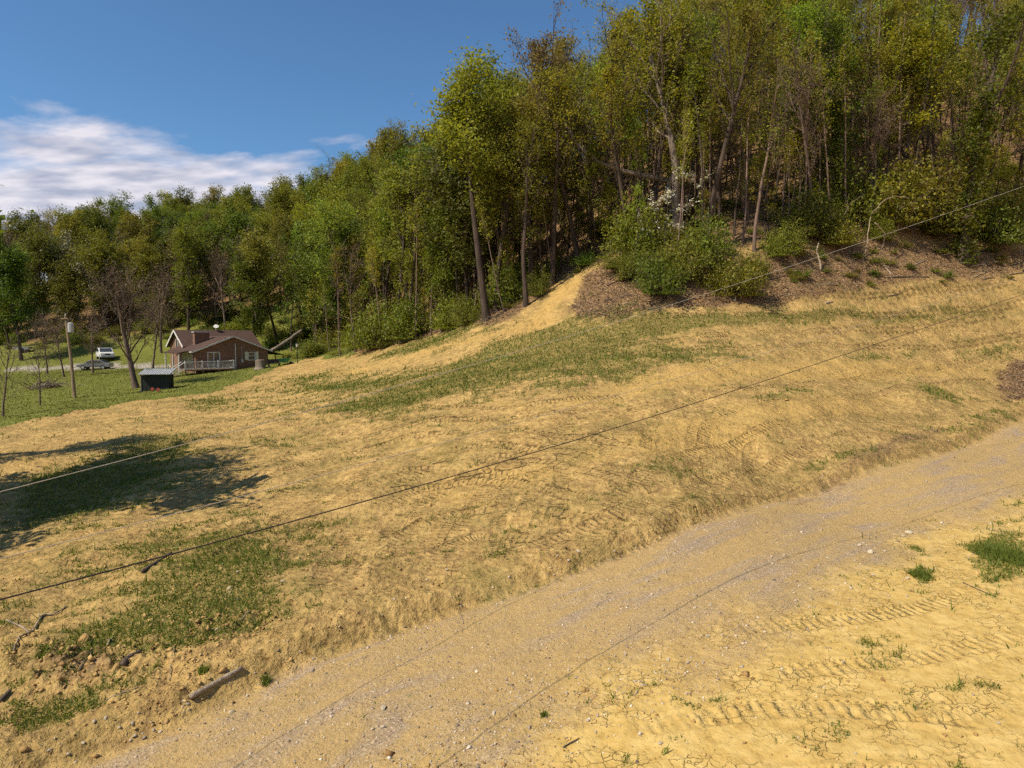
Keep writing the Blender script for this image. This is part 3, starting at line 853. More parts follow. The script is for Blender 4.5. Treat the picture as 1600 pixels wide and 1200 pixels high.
key('forest_tree', 1588, 350, 40, SP[3], 21.5, 'tree with yellow green leaves at the right edge of the picture', rz=0.6, Y=76, tn=(1.25, 1.1, 0.8))
key('forest_tree', 1395, 330, -20, MD[1], 19.5, 'yellow green leafy tree left of the trunk wrapped in hanging vines', rz=2.2, Y=75, tn=(1.25, 1.12, 0.8))
key('forest_tree', 1250, 340, -40, SP[1], 21.5, 'deeper green leafy tree left of the vine covered dark tree', rz=2.0, Y=74, tn=(0.8, 1.05, 0.7), wide=1.05)
key('forest_tree', 531, 556, 385, PO[1], 14.7, 'pale thin bare trunk at the field edge right of the brick house', rz=0.2, tn=(0.9, 0.7, 0.6))
bare2 = tree_meshes(707, 14, 0.14, 0.3, 3.4, 16, 6, 6, 300, 0.14, 0.3, leaf_mat=RUST, bark=TWIG, fork=2, twig_r=0.014)
key('bare_tree', 556, 550, 350, bare2, 13.5, 'bare brown twiggy tree right of the pale thin trunk by the house', rz=0.2)
key('forest_tree', 690, 515, 300, DN[1], 17.6, 'bright green low tree in front of the tall leaning trunk', rz=0.8, tn=(1.15, 1.15, 0.8), Y=73, wide=0.62)
key('forest_tree', 640, 530, 230, PO[0], 14.7, 'thin dark trunk left of the bright green low tree', rz=0.8, Y=76)
dog = tree_meshes(708, 6.5, 0.06, 0.35, 2.6, 8, 4, 3, 520, 0.17, 0.10, leaf_mat=BLOS, bark=BARK, fork=1, elev=(0, 20), up=0.0, k=5)
key('dogwood_tree', 1035, 400, 300, dog, 6.2, 'small dogwood with layered white blossom at the wood edge', rz=0.4, Y=60)
key('dogwood_tree', 1070, 340, 262, dog, 6.2, 'paler dogwood higher up behind the first white blossoms', rz=2.4, Y=64)
# house side
def leaning(seed, lean, **kw):
    return tree_meshes(seed, 13, 0.30, 0.22, 5.6, 20, 7, 7, 300, 0.14, 0.3, lean=lean, leaf_mat=RUST, bark=TWIG, fork=3, twig_r=0.017, **kw)
key('bare_tree', 214, 606, 405, leaning(710, -0.18), 12.0, 'big bare brown tree with leaning trunk beside the little shed', rz=0.0)
smb = tree_meshes(711, 7, 0.09, 0.28, 2.3, 12, 5, 4, 0, bark=TWIG, fork=3, twig_r=0.010, k=5)
key('bare_tree', 63, 634, 520, smb, 6.7, 'small bare tree on the lawn just left of the utility pole', rz=0.5)
smb2 = tree_meshes(712, 7, 0.10, 0.28, 2.3, 12, 5, 4, 0, bark=TWIG, fork=3, twig_r=0.010, k=5)
key('bare_tree', 5, 650, 515, smb2, 6.7, 'small bare tree on the lawn at the left edge', rz=1.5)
key('bare_tree', 96, 598, 478, BR[0], 14.2, 'dark twiggy round crowned tree behind the utility pole', rz=0.5, Y=88)
key('bare_tree', 142, 580, 470, BR[1], 14.2, 'brown twiggy tree between the utility pole and the big bare tree', rz=2.5, Y=93)
key('bare_tree', 236, 566, 452, BR[0], 14.2, 'brown twiggy tree between the big bare tree and the house', rz=3.5, Y=97)
key('bare_tree', 70, 590, 480, BR[1], 14.2, 'brown twiggy tree above the heap of cut branches', rz=4.1, Y=96)
key('flowering_tree', 105, 500, 362, PALE, 10.5, 'pale budding round tree above the utility pole, left of its twin', rz=0.3, Y=130, wide=1.5)
key('flowering_tree', 160, 500, 388, PALE, 10.5, 'pale greyish budding tree above the big bare brown tree', rz=2.3, Y=128, wide=1.4)
key('bare_tree', 250, 540, 400, BR[1], 14.2, 'brown budding tree behind the house to its left', rz=1.1, Y=112)
key('forest_tree', 30, 560, 365, DN[2], 17.6, 'dark green broad tree at the left edge behind the small bare trees', rz=1.1, Y=112, tn=(0.75, 0.95, 0.7), wide=1.15)
key('forest_tree', 400, 535, 385, DN[3], 17.6, 'green tree with layered boughs right behind the brick house', rz=1.1, Y=106, tn=(1, 1, 0.8))
# the tree out of frame on the left whose boughs reach in and shade the slope
shade = tree_meshes(713, 20, 0.36, 0.16, 7.4, 30, 6, 5, 26000, 0.30, 0.42, top=0.9, leaf_mat=LEAFD, fork=3, limbs=((0.62, -0.05, R(-3), 10.3), (0.6, 0.1, R(2), 10.1)))
so = plant('shade_tree', (-27.4, 22.3, H(-27.4, 22.3) - 0.1), shade, 0.0, 1.0, (0.8, 0.95, 0.7))
tag(so, 'leafy tree past the left edge whose boughs poke into the sky corner', 'tree')
so2 = plant('shade_tree', (-31.5, 29.5, H(-31.5, 29.5) - 0.1), DN[1], 0.4, 1.0, (0.8, 0.95, 0.7))
so2.scale = (0.5, 0.5, 1.12)
tag(so2, 'slim tree past the left edge that throws the thin upper shadow', 'tree')

# --- the rest of the wood
def view_ok(x, y, m=0.06):
    return y > 5 and abs(x / y) < 0.75 + m
def scatter(n_try, xr, yr, dmin, wlo, whi, seed, avoid=()):
    r = np.random.default_rng(seed)
    X = r.uniform(*xr, n_try); Yv = r.uniform(*yr, n_try)
    k = np.abs(X / Yv) < 0.81
    X, Yv = X[k], Yv[k]; w = wood_d(X, Yv); k = (w > wlo) & (w < whi); X, Yv, w = X[k], Yv[k], w[k]
    dm = dmin(X, Yv) if callable(dmin) else np.full(len(X), float(dmin))
    out = np.zeros((0, 3))
    for x, y, d, wv in zip(X, Yv, dm, w):
        if len(out) and ((out[:, 0] - x) ** 2 + (out[:, 1] - y) ** 2 < d * d).any():
            continue
        if any((x - a) ** 2 + (y - b) ** 2 < 7.0 for a, b in avoid):
            continue
        out = np.vstack([out, (x, y, wv)])
    return [tuple(p) for p in out[np.argsort(np.hypot(out[:, 0], out[:, 1]))]]
LAND = [(120, 'at the far left'), (260, 'behind the big bare tree'), (430, 'behind the brick house'), (540, 'right of the brick house'),
        (680, 'left of the low bright tree'), (790, 'around the tall leaning trunk'), (900, 'above the clay track'), (1010, 'left of the thick pale tree'),
        (1110, 'behind the white dogwoods'), (1230, 'around the slender pinkish trunk'), (1350, 'around the vine covered dark tree'), (1470, 'above the big rounded bush'), (9999, 'near the trunk with hanging vines')]
def where(x, y):
    p = 800 + FPX * x / y
    return next(t for m_, t in LAND if p < m_)
def rank(w):
    return 'at the wood edge' if w < 5 else ('in the second rank' if w < 14 else ('farther in' if w < 34 else 'high on the hill'))
def tone(t):
    return 'yellowish' if t[0] > 1.12 else ('olive' if t[1] < 0.95 else ('deep green' if t[0] < 0.88 else 'fresh green'))
spots = scatter(9000, (-175, 100), (60, 215), lambda x, y: 3.5 + np.where(x < -12, 0.011, 0.022) * np.maximum(0, y - 70), 1.5, 999, 3, placed)
spots = [p for p in spots if not (p[1] > 170 and p[0] > -5)]
for x, y, wv in spots[:540]:
    pxl = 800 + FPX * x / y
    z = 'L' if pxl < 520 else ('M' if pxl < 900 else 'R')
    q = rr.random()
    bare = False; nm = 'leafy_tree'
    if z == 'L':
        me = rr.choice(DN + DN + MD) if q < 0.82 else rr.choice(BR); s = rr.uniform(0.8, 1.14); t = tint(rr.choice('gyo')); bare = q >= 0.82
    elif z == 'M':
        me = rr.choice(MD + MD + DN + SP) if q < 0.80 else rr.choice(BR); s = rr.uniform(0.8, 1.05) * (1.18 if pxl < 620 else 1.24); t = tint(rr.choice('gyo')); bare = q >= 0.80
    else:
        me = rr.choice(SP + SP + SP + MD[:1] + PO + PO) if q < 0.76 else rr.choice(BR); s = rr.uniform(0.85, 1.15); t = tint(rr.choice('yyo')); bare = q >= 0.76; nm = 'forest_tree'
    sz_ = rr.uniform(0.9, 1.15)
    if bare: s *= 1.15
    o = plant('bare_tree' if bare else nm, (x, y, H(x, y) - 0.15), me, rr.uniform(0, 6.28), s, t, sz=sz_)
    o.rotation_euler[0] = rr.gauss(0, 0.05); o.rotation_euler[1] = rr.gauss(0, 0.05)
    size = 'tall' if s * sz_ > 1.02 else ('short' if s * sz_ < 0.84 else 'middling')
    if bare:
        tag(o, size + ' brown budding tree ' + rank(wv) + ' ' + where(x, y), 'tree', 'brown budding trees ' + where(x, y))
    else:
        tag(o, size + ' ' + tone(t) + ' tree ' + rank(wv) + ' ' + where(x, y), 'tree', tone(t) + ' trees ' + where(x, y))
# saplings and poles through the first rows
sap = scatter(6000, (-110, 95), (55, 128), lambda x, y: np.where(x < -30, 3.0, 2.1), 0.3, 22, 9)
for x, y, wv in sap[:290]:
    k = rr.random()
    me = rr.choice(SA) if k < 0.45 else rr.choice(PO)
    t = tint(rr.choice('yyg'))
    o = plant('sapling', (x, y, H(x, y) - 0.1), me, rr.uniform(0, 6.28), rr.uniform(0.6, 1.15), t, sz=rr.uniform(0.8, 1.25))
    o.rotation_euler[0] = rr.gauss(0, 0.09); o.rotation_euler[1] = rr.gauss(0, 0.09)
    tag(o, ('bushy ' if k < 0.45 else 'bare stemmed ') + tone(t) + ' sapling ' + rank(wv) + ' ' + where(x, y), 'sapling', 'saplings ' + where(x, y))

for x, y, wv in scatter(3500, (-12, 100), (60, 112), 1.9, 4, 40, 33)[:230]:
    t = tint(rr.choice('yyg'))
    o = plant('pole_tree', (x, y, H(x, y) - 0.1), rr.choice(PO), rr.uniform(0, 6.28), rr.uniform(0.75, 1.25), t, sz=rr.uniform(0.9, 1.3))
    o.rotation_euler[0] = rr.gauss(0, 0.07); o.rotation_euler[1] = rr.gauss(0, 0.07)
    tag(o, 'slim ' + tone(t) + ' pole tree ' + rank(wv) + ' ' + where(x, y), 'tree', 'slim pole trees ' + where(x, y))
# --- bushes
def bush(px, py, w, h, label, me=None, tn=None, group=None, Y=None):
    b = on(px, py) if Y is None else None
    if b is None:
        x = ray(px, 500)[0] / ray(px, 500)[1] * Y; b = np.array([x, Y, H(x, Y)])
    me = me or rr.choice(BU)
    o = empty('bush', (b[0], b[1], b[2] - 0.05), rr.uniform(0, 6.28)); s = b[1] / FPX
    o.scale = (w * s / 5.4, w * s / 5.4, h * s / 2.5)
    child('stems', me[0], o); child('foliage', me[1], o, tn or tint('g'))
    return tag(o, label, 'bush', group)
bush(1030, 462, 110, 80, 'large dark green bush at the foot of the brown bank right of the clay track', tn=(0.8, 1, 0.8))
bush(1150, 464, 100, 75, 'yellow green arching bush on the bank below the slender pinkish trunk', tn=(1.15, 1.05, 0.9))
bush(1385, 355, 150, 100, 'big rounded bush on the bank behind the bent branches', tn=(1.2, 1.05, 0.9))
bush(1470, 370, 120, 80, 'rounded bush on the bank right of the big rounded one', tn=(1.15, 1.05, 0.9))
bush(1260, 372, 110, 85, 'bush on the bank right of the slender pinkish trunk', tn=(0.95, 1, 0.9))
bush(1310, 385, 90, 60, 'low bush between two larger ones above the bare bank', tn=(1.1, 1, 0.9))
bush(1555, 385, 120, 80, 'dark bush at the right edge above the bank', tn=(0.75, 0.9, 0.8))
bush(985, 405, 110, 85, 'bright green bush beside the top of the clay track', tn=(1.0, 1.05, 0.8))
bush(1095, 420, 110, 80, 'dark bush under the white blossoms', tn=(0.8, 0.95, 0.8))
bush(585, 545, 90, 85, 'leafy bush right of the pale thin trunk at the field edge', tn=(1.0, 1.1, 0.8))
bush(640, 530, 90, 70, 'green bush in front of the thin dark trunk', tn=(0.9, 1.05, 0.8))
bush(700, 515, 90, 70, 'green bush under the bright green low tree', tn=(1.0, 1.1, 0.8))
bush(790, 482, 90, 75, 'bush left of the slim straight trunk by the clay track', tn=(0.9, 1, 0.8))
bush(490, 556, 60, 36, 'low bush behind the lamp post on the lawn', tn=(0.9, 1, 0.8))
for px, py, w, h, l in [(1210,402,70,50,'below the slender pinkish trunk'),(1335,350,130,95,'left behind the big rounded bush'),(1432,350,130,95,'between the two big rounded bushes'),(1520,365,110,75,'under the trunk with hanging vines'),
        (1572,368,100,85,'in the corner by the right edge of the wood'),(1120,452,70,45,'between the large dark bush and the arching one'),(1062,440,100,75,'behind the large dark bush'),(985,436,70,50,'left above the large dark bush'),
        (1182,432,60,40,'right of the arching bush'),(1238,396,70,45,'left of the pale broken stump'),(905,425,40,28,'on the lip of the clay track'),(845,462,50,40,'on the left shoulder of the clay track'),(730,508,70,50,'below the tall leaning trunk'),
        (1395,395,34,18,'just under the bent arch'),(1510,396,44,22,'right of the leaning pale pole'),(1340,402,44,20,'left of the bent arch'),(1415,386,54,26,'right of the bent arch'),(1240,440,30,14,'low on the bank left of the stump'),(1560,405,50,20,'low on the bank by the right edge'),(1465,395,50,22,'low on the bank below the leaning pole')]:
    bush(px, py, w, h, ('low weedy bush ' if h < 30 else 'leafy bush ') + l, BL[px % 2] if h < 30 else None, tn=(rr.uniform(0.95, 1.25), rr.uniform(0.95, 1.1), 0.9))
for q in range(46):
    px, py = rr.uniform(935, 1592), rr.uniform(392, 448)
    bush(px, py, rr.uniform(24, 62), rr.uniform(10, 30), 'scrubby regrowth bush on the torn brown bank', BL[q % 2], tn=(rr.uniform(0.8, 1.25), rr.uniform(0.9, 1.1), 0.9), group='scrub on the brown bank')
bush(1367, 432, 26, 34, 'single small dark shrub alone on the bare brown bank', BL[0], tn=(0.75, 0.95, 0.8))
bush(1460, 425, 36, 20, 'tiny tuft of green right of the lone shrub on the bank', BL[1], tn=(0.9, 1, 0.8))
bush(1290, 425, 40, 20, 'tiny tuft of green left of the lone shrub on the bank', BL[0], tn=(0.9, 1, 0.8))
for x, y, wv in scatter(5000, (-120, 95), (58, 130), lambda x, y: np.where(x < -30, 3.2, 2.9), -0.5, 9, 21)[:165]:
    me = rr.choice(BU + BL); o = empty('bush', (x, y, H(x, y) - 0.08), rr.uniform(0, 6.28)); s = rr.uniform(0.55, 1.1) * (1.35 if x < -30 else 1)
    o.scale = (s, s, s * rr.uniform(0.7, 1.2))
    t = tint(rr.choice('gyg'))
    child('stems', me[0], o); child('foliage', me[1], o, t)
    tag(o, ('large ' if s > 0.9 else 'small ') + tone(t) + ' bush ' + rank(wv) + ' ' + where(x, y), 'bush', 'undergrowth bushes ' + where(x, y))
#PART2
# ------------------------------------------------------------------ brick house
def brick_material():
    m = Mat('red_brick', 0.9, 0.2)
    bt = m.n('ShaderNodeTexBrick')
    bt.inputs['Scale'].default_value = 1.0; bt.inputs['Brick Width'].default_value = 0.22; bt.inputs['Row Height'].default_value = 0.075
    bt.inputs['Mortar Size'].default_value = 0.008
    bt.inputs['Color1'].default_value = (0.15, 0.066, 0.038, 1); bt.inputs['Color2'].default_value = (0.25, 0.12, 0.066, 1); bt.inputs['Mortar'].default_value = (0.26, 0.20, 0.15, 1)
    cmb = m.n('ShaderNodeCombineXYZ'); sp = m.n('ShaderNodeSeparateXYZ'); m.l(m.co(), sp.inputs[0])
    m.l(m.math('ADD', sp.outputs[0], sp.outputs[1]), cmb.inputs[0]); m.l(sp.outputs[2], cmb.inputs[1])
    m.l(cmb.outputs[0], bt.inputs['Vector'])
    m.color(m.mix(0.5, bt.outputs['Color'], m.ramp(m.noise(2.5, 5), [(0.3, (0.6, 0.6, 0.6)), (0.7, (1.2, 1.2, 1.2))]), 'MULTIPLY'))
    return m.m
BRICK = brick_material()
def shingle_material():
    m = Mat('roof_shingles', 0.9, 0.2)
    v = m.voro(4.5, out='Color'); s_ = m.n('ShaderNodeSeparateColor'); m.l(v, s_.inputs[0])
    m.color(m.mix(m.noise(1.2, 4), m.mix(s_.outputs[0], (0.050, 0.029, 0.022), (0.105, 0.062, 0.045)), (0.078, 0.046, 0.034)))
    return m.m
SHING = shingle_material()
WHITE = simple('white_paint', (0.62, 0.60, 0.55), 0.5, 0.08)
CREAM = simple('cream_shutter', (0.66, 0.62, 0.48), 0.6, 0.1)
GLASS = simple('window_glass', (0.05, 0.06, 0.065), 0.08, 0.3, spec=0.8)
DECKW = simple('weathered_deck', (0.22, 0.15, 0.10), 0.85, 0.3)
DARKM = simple('dark_iron', (0.03, 0.03, 0.03), 0.5, 0.2)
GREYM = simple('galvanised_grey', (0.45, 0.45, 0.44), 0.45, 0.15, metal=0.3)
HX, HY = -38.0, 82.0
HZ = H(-36, 86)
house = empty('brick_house', (HX, HY, HZ - 0.1), R(41))
tag(house, 'red brick house with brown shingle roofs and white deck railing', 'house')
def hp(name, mb, mat, parent=None, label=None):
    o = mb.build(name, mat, parent or house)
    if label: o['label'] = label
    return o
EV, AP = 2.75, 4.45
# wing wall with real openings (door, window): built from strips round the holes
dx0, dx1, dz0, dz1 = 1.36, 2.86, 0.62, 2.62
wx0, wx1, wz0, wz1 = 6.30, 7.15, 1.60, 2.55
w = MB()
T = 0.22
w.box(0, dx0, 0, T, -0.8, EV); w.box(dx0, dx1, 0, T, -0.8, dz0); w.box(dx0, dx1, 0, T, dz1, EV); w.box(dx1, wx0, 0, T, -0.8, EV)
w.box(wx0, wx1, 0, T, -0.8, wz0); w.box(wx0, wx1, 0, T, wz1, EV); w.box(wx1, 8.8, 0, T, -0.8, EV)
w.prism([(0, EV), (8.8, EV), (4.4, AP)], 'y', 0.001, T)
w.box(0.001, T, T, 8, -0.8, EV - 0.01); w.box(8.8 - T, 8.799, T, 8, -0.8, EV - 0.01)
hp('wall', w, BRICK)
w = MB()     # main block
w.box(0.7, 10.0, 6.5, 13.5, -0.8, 3.3)
w.prism([(6.5, 3.3), (13.5, 3.3), (10, 5.25)], 'x', 0.701, 9.999)
hp('main_wall', w, BRICK)
def roof_slab(mb, a, b, c, d, th=0.14):
    P = np.array([a, b, c, d], float); n = np.cross(P[1] - P[0], P[3] - P[0]); n /= np.linalg.norm(n)
    if n[2] < 0: n = -n
    Q = P + n * th
    mb.raw(list(P) + list(Q), [(0,1,2,3),(4,5,6,7),(0,1,5,4),(1,2,6,5),(2,3,7,6),(3,0,4,7)])
sl = (AP - EV) / 4.4; ov = 0.45
r1 = MB(); roof_slab(r1, (-ov, -0.4, EV - sl * ov), (4.4, -0.4, AP), (4.4, 10, AP), (-ov, 10, EV - sl * ov))
roof = hp('roof', r1, SHING, None)
r1 = MB(); roof_slab(r1, (8.8 + ov, -0.4, EV - sl * ov), (4.4, -0.4, AP), (4.4, 10, AP), (8.8 + ov, 10, EV - sl * ov)); hp('roof', r1, SHING)
ms = (5.25 - 3.3) / 3.5
r1 = MB(); roof_slab(r1, (0.3, 6.1, 3.3 - ms * 0.4), (0.3, 10, 5.25), (10.4, 10, 5.25), (10.4, 6.1, 3.3 - ms * 0.4)); hp('main_roof', r1, SHING)
r1 = MB(); roof_slab(r1, (0.3, 13.9, 3.3 - ms * 0.4), (0.3, 10, 5.25), (10.4, 10, 5.25), (10.4, 13.9, 3.3 - ms * 0.4)); hp('main_roof', r1, SHING)
# fascia boards on the gables
f = MB()
f.raw([(-ov,-0.45,EV-sl*ov-0.04),(4.4,-0.45,AP-0.04),(4.4,-0.45,AP+0.13),(-ov,-0.45,EV-sl*ov+0.13),(-ov,-0.405,EV-sl*ov-0.04),(4.4,-0.405,AP-0.04),(4.4,-0.405,AP+0.13),(-ov,-0.405,EV-sl*ov+0.13)],
      [(0,1,2,3),(4,7,6,5),(0,4,5,1),(3,2,6,7),(0,3,7,4),(1,5,6,2)])
hp('fascia', f, WHITE)
f = MB()
f.raw([(8.8+ov,-0.45,EV-sl*ov-0.04),(4.4,-0.45,AP-0.04),(4.4,-0.45,AP+0.13),(8.8+ov,-0.45,EV-sl*ov+0.13),(8.8+ov,-0.405,EV-sl*ov-0.04),(4.4,-0.405,AP-0.04),(4.4,-0.405,AP+0.13),(8.8+ov,-0.405,EV-sl*ov+0.13)],
      [(0,1,2,3),(4,7,6,5),(0,4,5,1),(3,2,6,7),(0,3,7,4),(1,5,6,2)])
hp('fascia', f, WHITE)
for sgn in (-1, 1):
    f = MB(); y0 = 10 + sgn * 3.9; z0 = 3.3 - ms * 0.4
    f.raw([(0.25,y0,z0-0.1),(0.25,10,5.15),(0.25,10,5.42),(0.25,y0,z0+0.17),(0.295,y0,z0-0.1),(0.295,10,5.15),(0.295,10,5.42),(0.295,y0,z0+0.17)],
          [(0,1,2,3),(4,7,6,5),(0,4,5,1),(3,2,6,7),(0,3,7,4),(1,5,6,2)])
    hp('fascia', f, WHITE)
hp('gutter', MB().tube([(-ov - 0.05, -0.4, EV - sl * ov + 0.05), (-ov - 0.05, 6, EV - sl * ov + 0.03)], 0.07), WHITE)
ch = hp('chimney', MB().box(1.4, 3.2, 4.9, 5.7, 3.0, 5.0), BRICK)
hp('chimney_cap', MB().box(1.28, 3.32, 4.78, 5.82, 5.0, 5.14), GREYM, ch)
hp('dish_antenna', MB().tube([(5.6, 9.9, 5.2), (5.6, 9.9, 5.75)], 0.03).tube([(5.6, 9.75, 5.75), (5.55, 9.6, 5.9)], [0.3, 0.34], 10), WHITE)
# sliding door
dr = hp('sliding_door', MB().box(dx0, dx1, 0.10, 0.14, dz0, dz1), GLASS)
fr = MB()
for a, b in ((dx0, dx0 + 0.1), (dx1 - 0.1, dx1), ((dx0 + dx1) / 2 - 0.05, (dx0 + dx1) / 2 + 0.05)):
    fr.box(a, b, -0.03, 0.098, dz0, dz1)
fr.box(dx0 + 0.1, dx1 - 0.1, -0.028, 0.097, dz1 - 0.1, dz1); fr.box(dx0 + 0.1, dx1 - 0.1, -0.028, 0.097, dz0, dz0 + 0.08)
hp('frame', fr, WHITE, dr)
hp('curtain', MB().box(dx0 + 0.12, dx0 + 0.4, 0.15, 0.18, dz0 + 0.05, dz1 - 0.05).box(dx1 - 0.4, dx1 - 0.12, 0.15, 0.18, dz0 + 0.05, dz1 - 0.05), CREAM, dr)
wi = hp('window', MB().box(wx0, wx1, 0.10, 0.14, wz0, wz1), GLASS)
fr = MB().box(wx0, wx0 + 0.07, -0.02, 0.098, wz0, wz1).box(wx1 - 0.07, wx1, -0.02, 0.098, wz0, wz1).box(wx0 + 0.07, wx1 - 0.07, -0.018, 0.097, wz1 - 0.07, wz1).box(wx0 + 0.07, wx1 - 0.07, -0.018, 0.097, (wz0 + wz1) / 2 - 0.03, (wz0 + wz1) / 2 + 0.03)
hp('frame', fr, WHITE, wi); hp('sill', MB().box(wx0 - 0.1, wx1 + 0.1, -0.1, 0.098, wz0 - 0.1, wz0 - 0.003), WHITE, wi)
for a in (wx0 - 0.42, wx1 + 0.04):
    sh = hp('shutter', MB().box(a, a + 0.38, -0.06, -0.004, wz0 - 0.04, wz1 + 0.04), CREAM)
    for k in range(7):
        z = wz0 + 0.04 + k * 0.135
        hp('slat', MB().box(a + 0.05, a + 0.33, -0.075, -0.058, z, z + 0.07), CREAM, sh)
for y0 in (1.2, 2.7, 4.2):
    s_ = hp('window', MB().box(-0.05, -0.02, y0, y0 + 0.9, 1.3, 2.35), GLASS)
    hp('frame', MB().box(-0.08, -0.002, y0 - 0.08, y0, 1.22, 2.43).box(-0.08, -0.002, y0 + 0.9, y0 + 0.98, 1.22, 2.43).box(-0.078, -0.003, y0, y0 + 0.9, 2.35, 2.43).box(-0.078, -0.003, y0, y0 + 0.9, 1.22, 1.3), WHITE, s_)
s_ = hp('window', MB().box(0.64, 0.68, 9.6, 10.4, 3.2, 4.0), GLASS)
hp('frame', MB().box(0.6, 0.699, 9.5, 9.6, 3.1, 4.1).box(0.6, 0.699, 10.4, 10.5, 3.1, 4.1), WHITE, s_)
hp('downspout', MB().tube([(4.7, -0.07, 3.6), (4.7, -0.07, 0.2), (4.7, -0.25, 0.05)], 0.06), WHITE)
hp('electric_meter', MB().box(5.35, 5.65, -0.14, -0.004, 1.25, 1.65).tube([(5.5, -0.05, 1.65), (5.5, -0.05, 3.3)], 0.03), GREYM)
# deck with railing and stair
dk = hp('deck', MB().box(-1.8, 3.8, -2.2, -0.004, 0.50, 0.62), DECKW)
for i in range(14):
    hp('plank', MB().box(-1.8, 3.8, -2.2 + i * 0.155, -2.2 + i * 0.155 + 0.14, 0.622, 0.65), DECKW, dk)
for x in (-1.7, 0.2, 2.0, 3.7):
    hp('leg', MB().box(x - 0.06, x + 0.06, -2.15, -2.03, -1.0, 0.499), DECKW, dk)
rl = hp('railing', MB().box(-1.75, 3.75, -2.17, -2.09, 1.50, 1.58).box(-1.75, 3.75, -2.15, -2.11, 0.72, 0.78).box(3.69, 3.75, -2.09, -0.05, 1.50, 1.58).box(3.70, 3.74, -2.09, -0.05, 0.72, 0.78), WHITE)
for x in (-1.75, 0.15, 1.95, 3.75):
    hp('post', MB().box(x - 0.07, x + 0.07, -2.20, -2.06, 0.651, 1.66), WHITE, rl)
for i in range(36):
    x = -1.6 + i * 0.15
    hp('baluster', MB().box(x - 0.014, x + 0.014, -2.145, -2.115, 0.78, 1.50), WHITE, rl)
stt = hp('stair', MB().box(-3.2, -1.85, -1.95, -1.9, -0.45, -0.1).box(-3.2, -1.85, -0.9, -0.85, -0.45, -0.1), DECKW)
for i in range(4):
    hp('step', MB().box(-2.1 - i * 0.3, -1.8 - i * 0.3, -2.0, -0.8, 0.40 - i * 0.2, 0.46 - i * 0.2), DECKW, stt)
for y in (-2.05, -0.75):
    hp('handrail', MB().tube([(-1.8, y, 1.5), (-3.1, y, 0.65)], 0.045).tube([(-3.1, y, 0.7), (-3.1, y, -0.4)], 0.05).tube([(-1.85, y, 0.8), (-3.05, y, 0.0)], 0.03), WHITE, stt)
# side porch on the left, lean-to on the right
r1 = MB(); roof_slab(r1, (-1.8, 0.6, 2.45), (-0.47, 0.6, 2.72), (-0.47, 7, 2.72), (-1.8, 7, 2.45), 0.1); hp('porch_roof', r1, SHING)
for y in (0.8, 3.3, 6.6):
    hp('porch_post', MB().box(-1.7, -1.56, y - 0.07, y + 0.07, -0.9, 2.449), WHITE)
r1 = MB(); roof_slab(r1, (9.26, 0.5, 2.55), (11.2, 0.5, 2.05), (11.2, 6, 2.05), (9.26, 6, 2.55), 0.08); hp('lean_to_roof', r1, DARKM)
for y in (0.6, 3.2, 5.9):
    hp('lean_to_post', MB().box(11.0, 11.1, y - 0.05, y + 0.05, -0.6, 2.05), DARKM)

# ------------------------------------------------------------------ shed
b = on(243, 610)
shed = empty('garden_shed', (b[0], b[1], b[2] - 0.12), R(12))
shed.scale = (0.74, 0.8, 0.9)
tag(shed, 'small dark board shed with a flat pale metal roof', 'shed')
SHW = simple('dark_boards', (0.028, 0.032, 0.026), 0.85, 0.35)
hp('wall', MB().box(-1.72, 1.72, 0.03, 2.2, -0.2, 1.85), SHW, shed)
for i in range(16):
    x = -1.74 + i * 0.2175
    hp('board', MB().box(x + 0.006, x + 0.21, -0.002 - 0.006 * (i % 3), 0.029, -0.15, 1.86), SHW, shed)
hp('corner_post', MB().box(-1.86, -1.745, -0.05, 0.12, -0.3, 1.9), WOOD, shed)
STONEM = simple('grey_stone', (0.34, 0.31, 0.27), 0.9, 0.3)
hp('footing', MB().box(-1.95, -1.65, -0.2, 0.1, -0.35, 0.1), STONEM, shed)
r1 = MB(); roof_slab(r1, (-2.05, -0.45, 1.92), (2.05, -0.45, 1.92), (2.05, 2.5, 2.42), (-2.05, 2.5, 2.42), 0.06)
rf = hp('roof', r1, GREYM, shed)
for i in range(14):
    x = -1.98 + i * 0.305
    hp('rib', MB().tube([(x, -0.46, 1.99), (x, 2.5, 2.49)], 0.025, 4), GREYM, rf)
PLR = simple('red_plastic', (0.36, 0.07, 0.04), 0.6, 0.1)
for px, py, lab in ((238, 611, 'small red bucket lying before the shed at left'), (247, 612, 'small red bucket lying before the shed at right')):
    p = on(px, py); o = MB().tube([(0, 0, 0), (0, 0, 0.28)], [0.13, 0.17], 10).build('bucket', PLR)
    o.location = (p[0], p[1], p[2] - 0.02); o.rotation_euler = (R(70), 0, R(30)); o.location.z += 0.15; tag(o, lab, 'bucket')

# ------------------------------------------------------------------ utility pole
b = on(117, 622)
POLEM = bark_material('pole_wood', (0.16, 0.115, 0.07), (0.34, 0.25, 0.16))
pole = empty('utility_pole', b)
tag(pole, 'leaning wooden utility pole with a grey transformer can on the lawn', 'utility pole')
ptop = np.array([-0.75, 0.3, 7.9])
hp('shaft', MB().tube([np.array([0, 0, -0.3]), ptop * 0.5 + np.array([0.06, 0, 0]), ptop], [0.17, 0.145, 0.11], 10), POLEM, pole)
tb = ptop * 0.86
can = hp('transformer', MB().tube([tb + np.array([0.45, -0.1, -0.5]), tb + np.array([0.45, -0.1, 0.35]), tb + np.array([0.45, -0.1, 0.42])], [0.26, 0.26, 0.16], 12), GREYM, pole)
hp('bushing', MB().tube([tb + np.array([0.45, -0.1, 0.42]), tb + np.array([0.45, -0.1, 0.72])], 0.05, 8), DARKM, can)
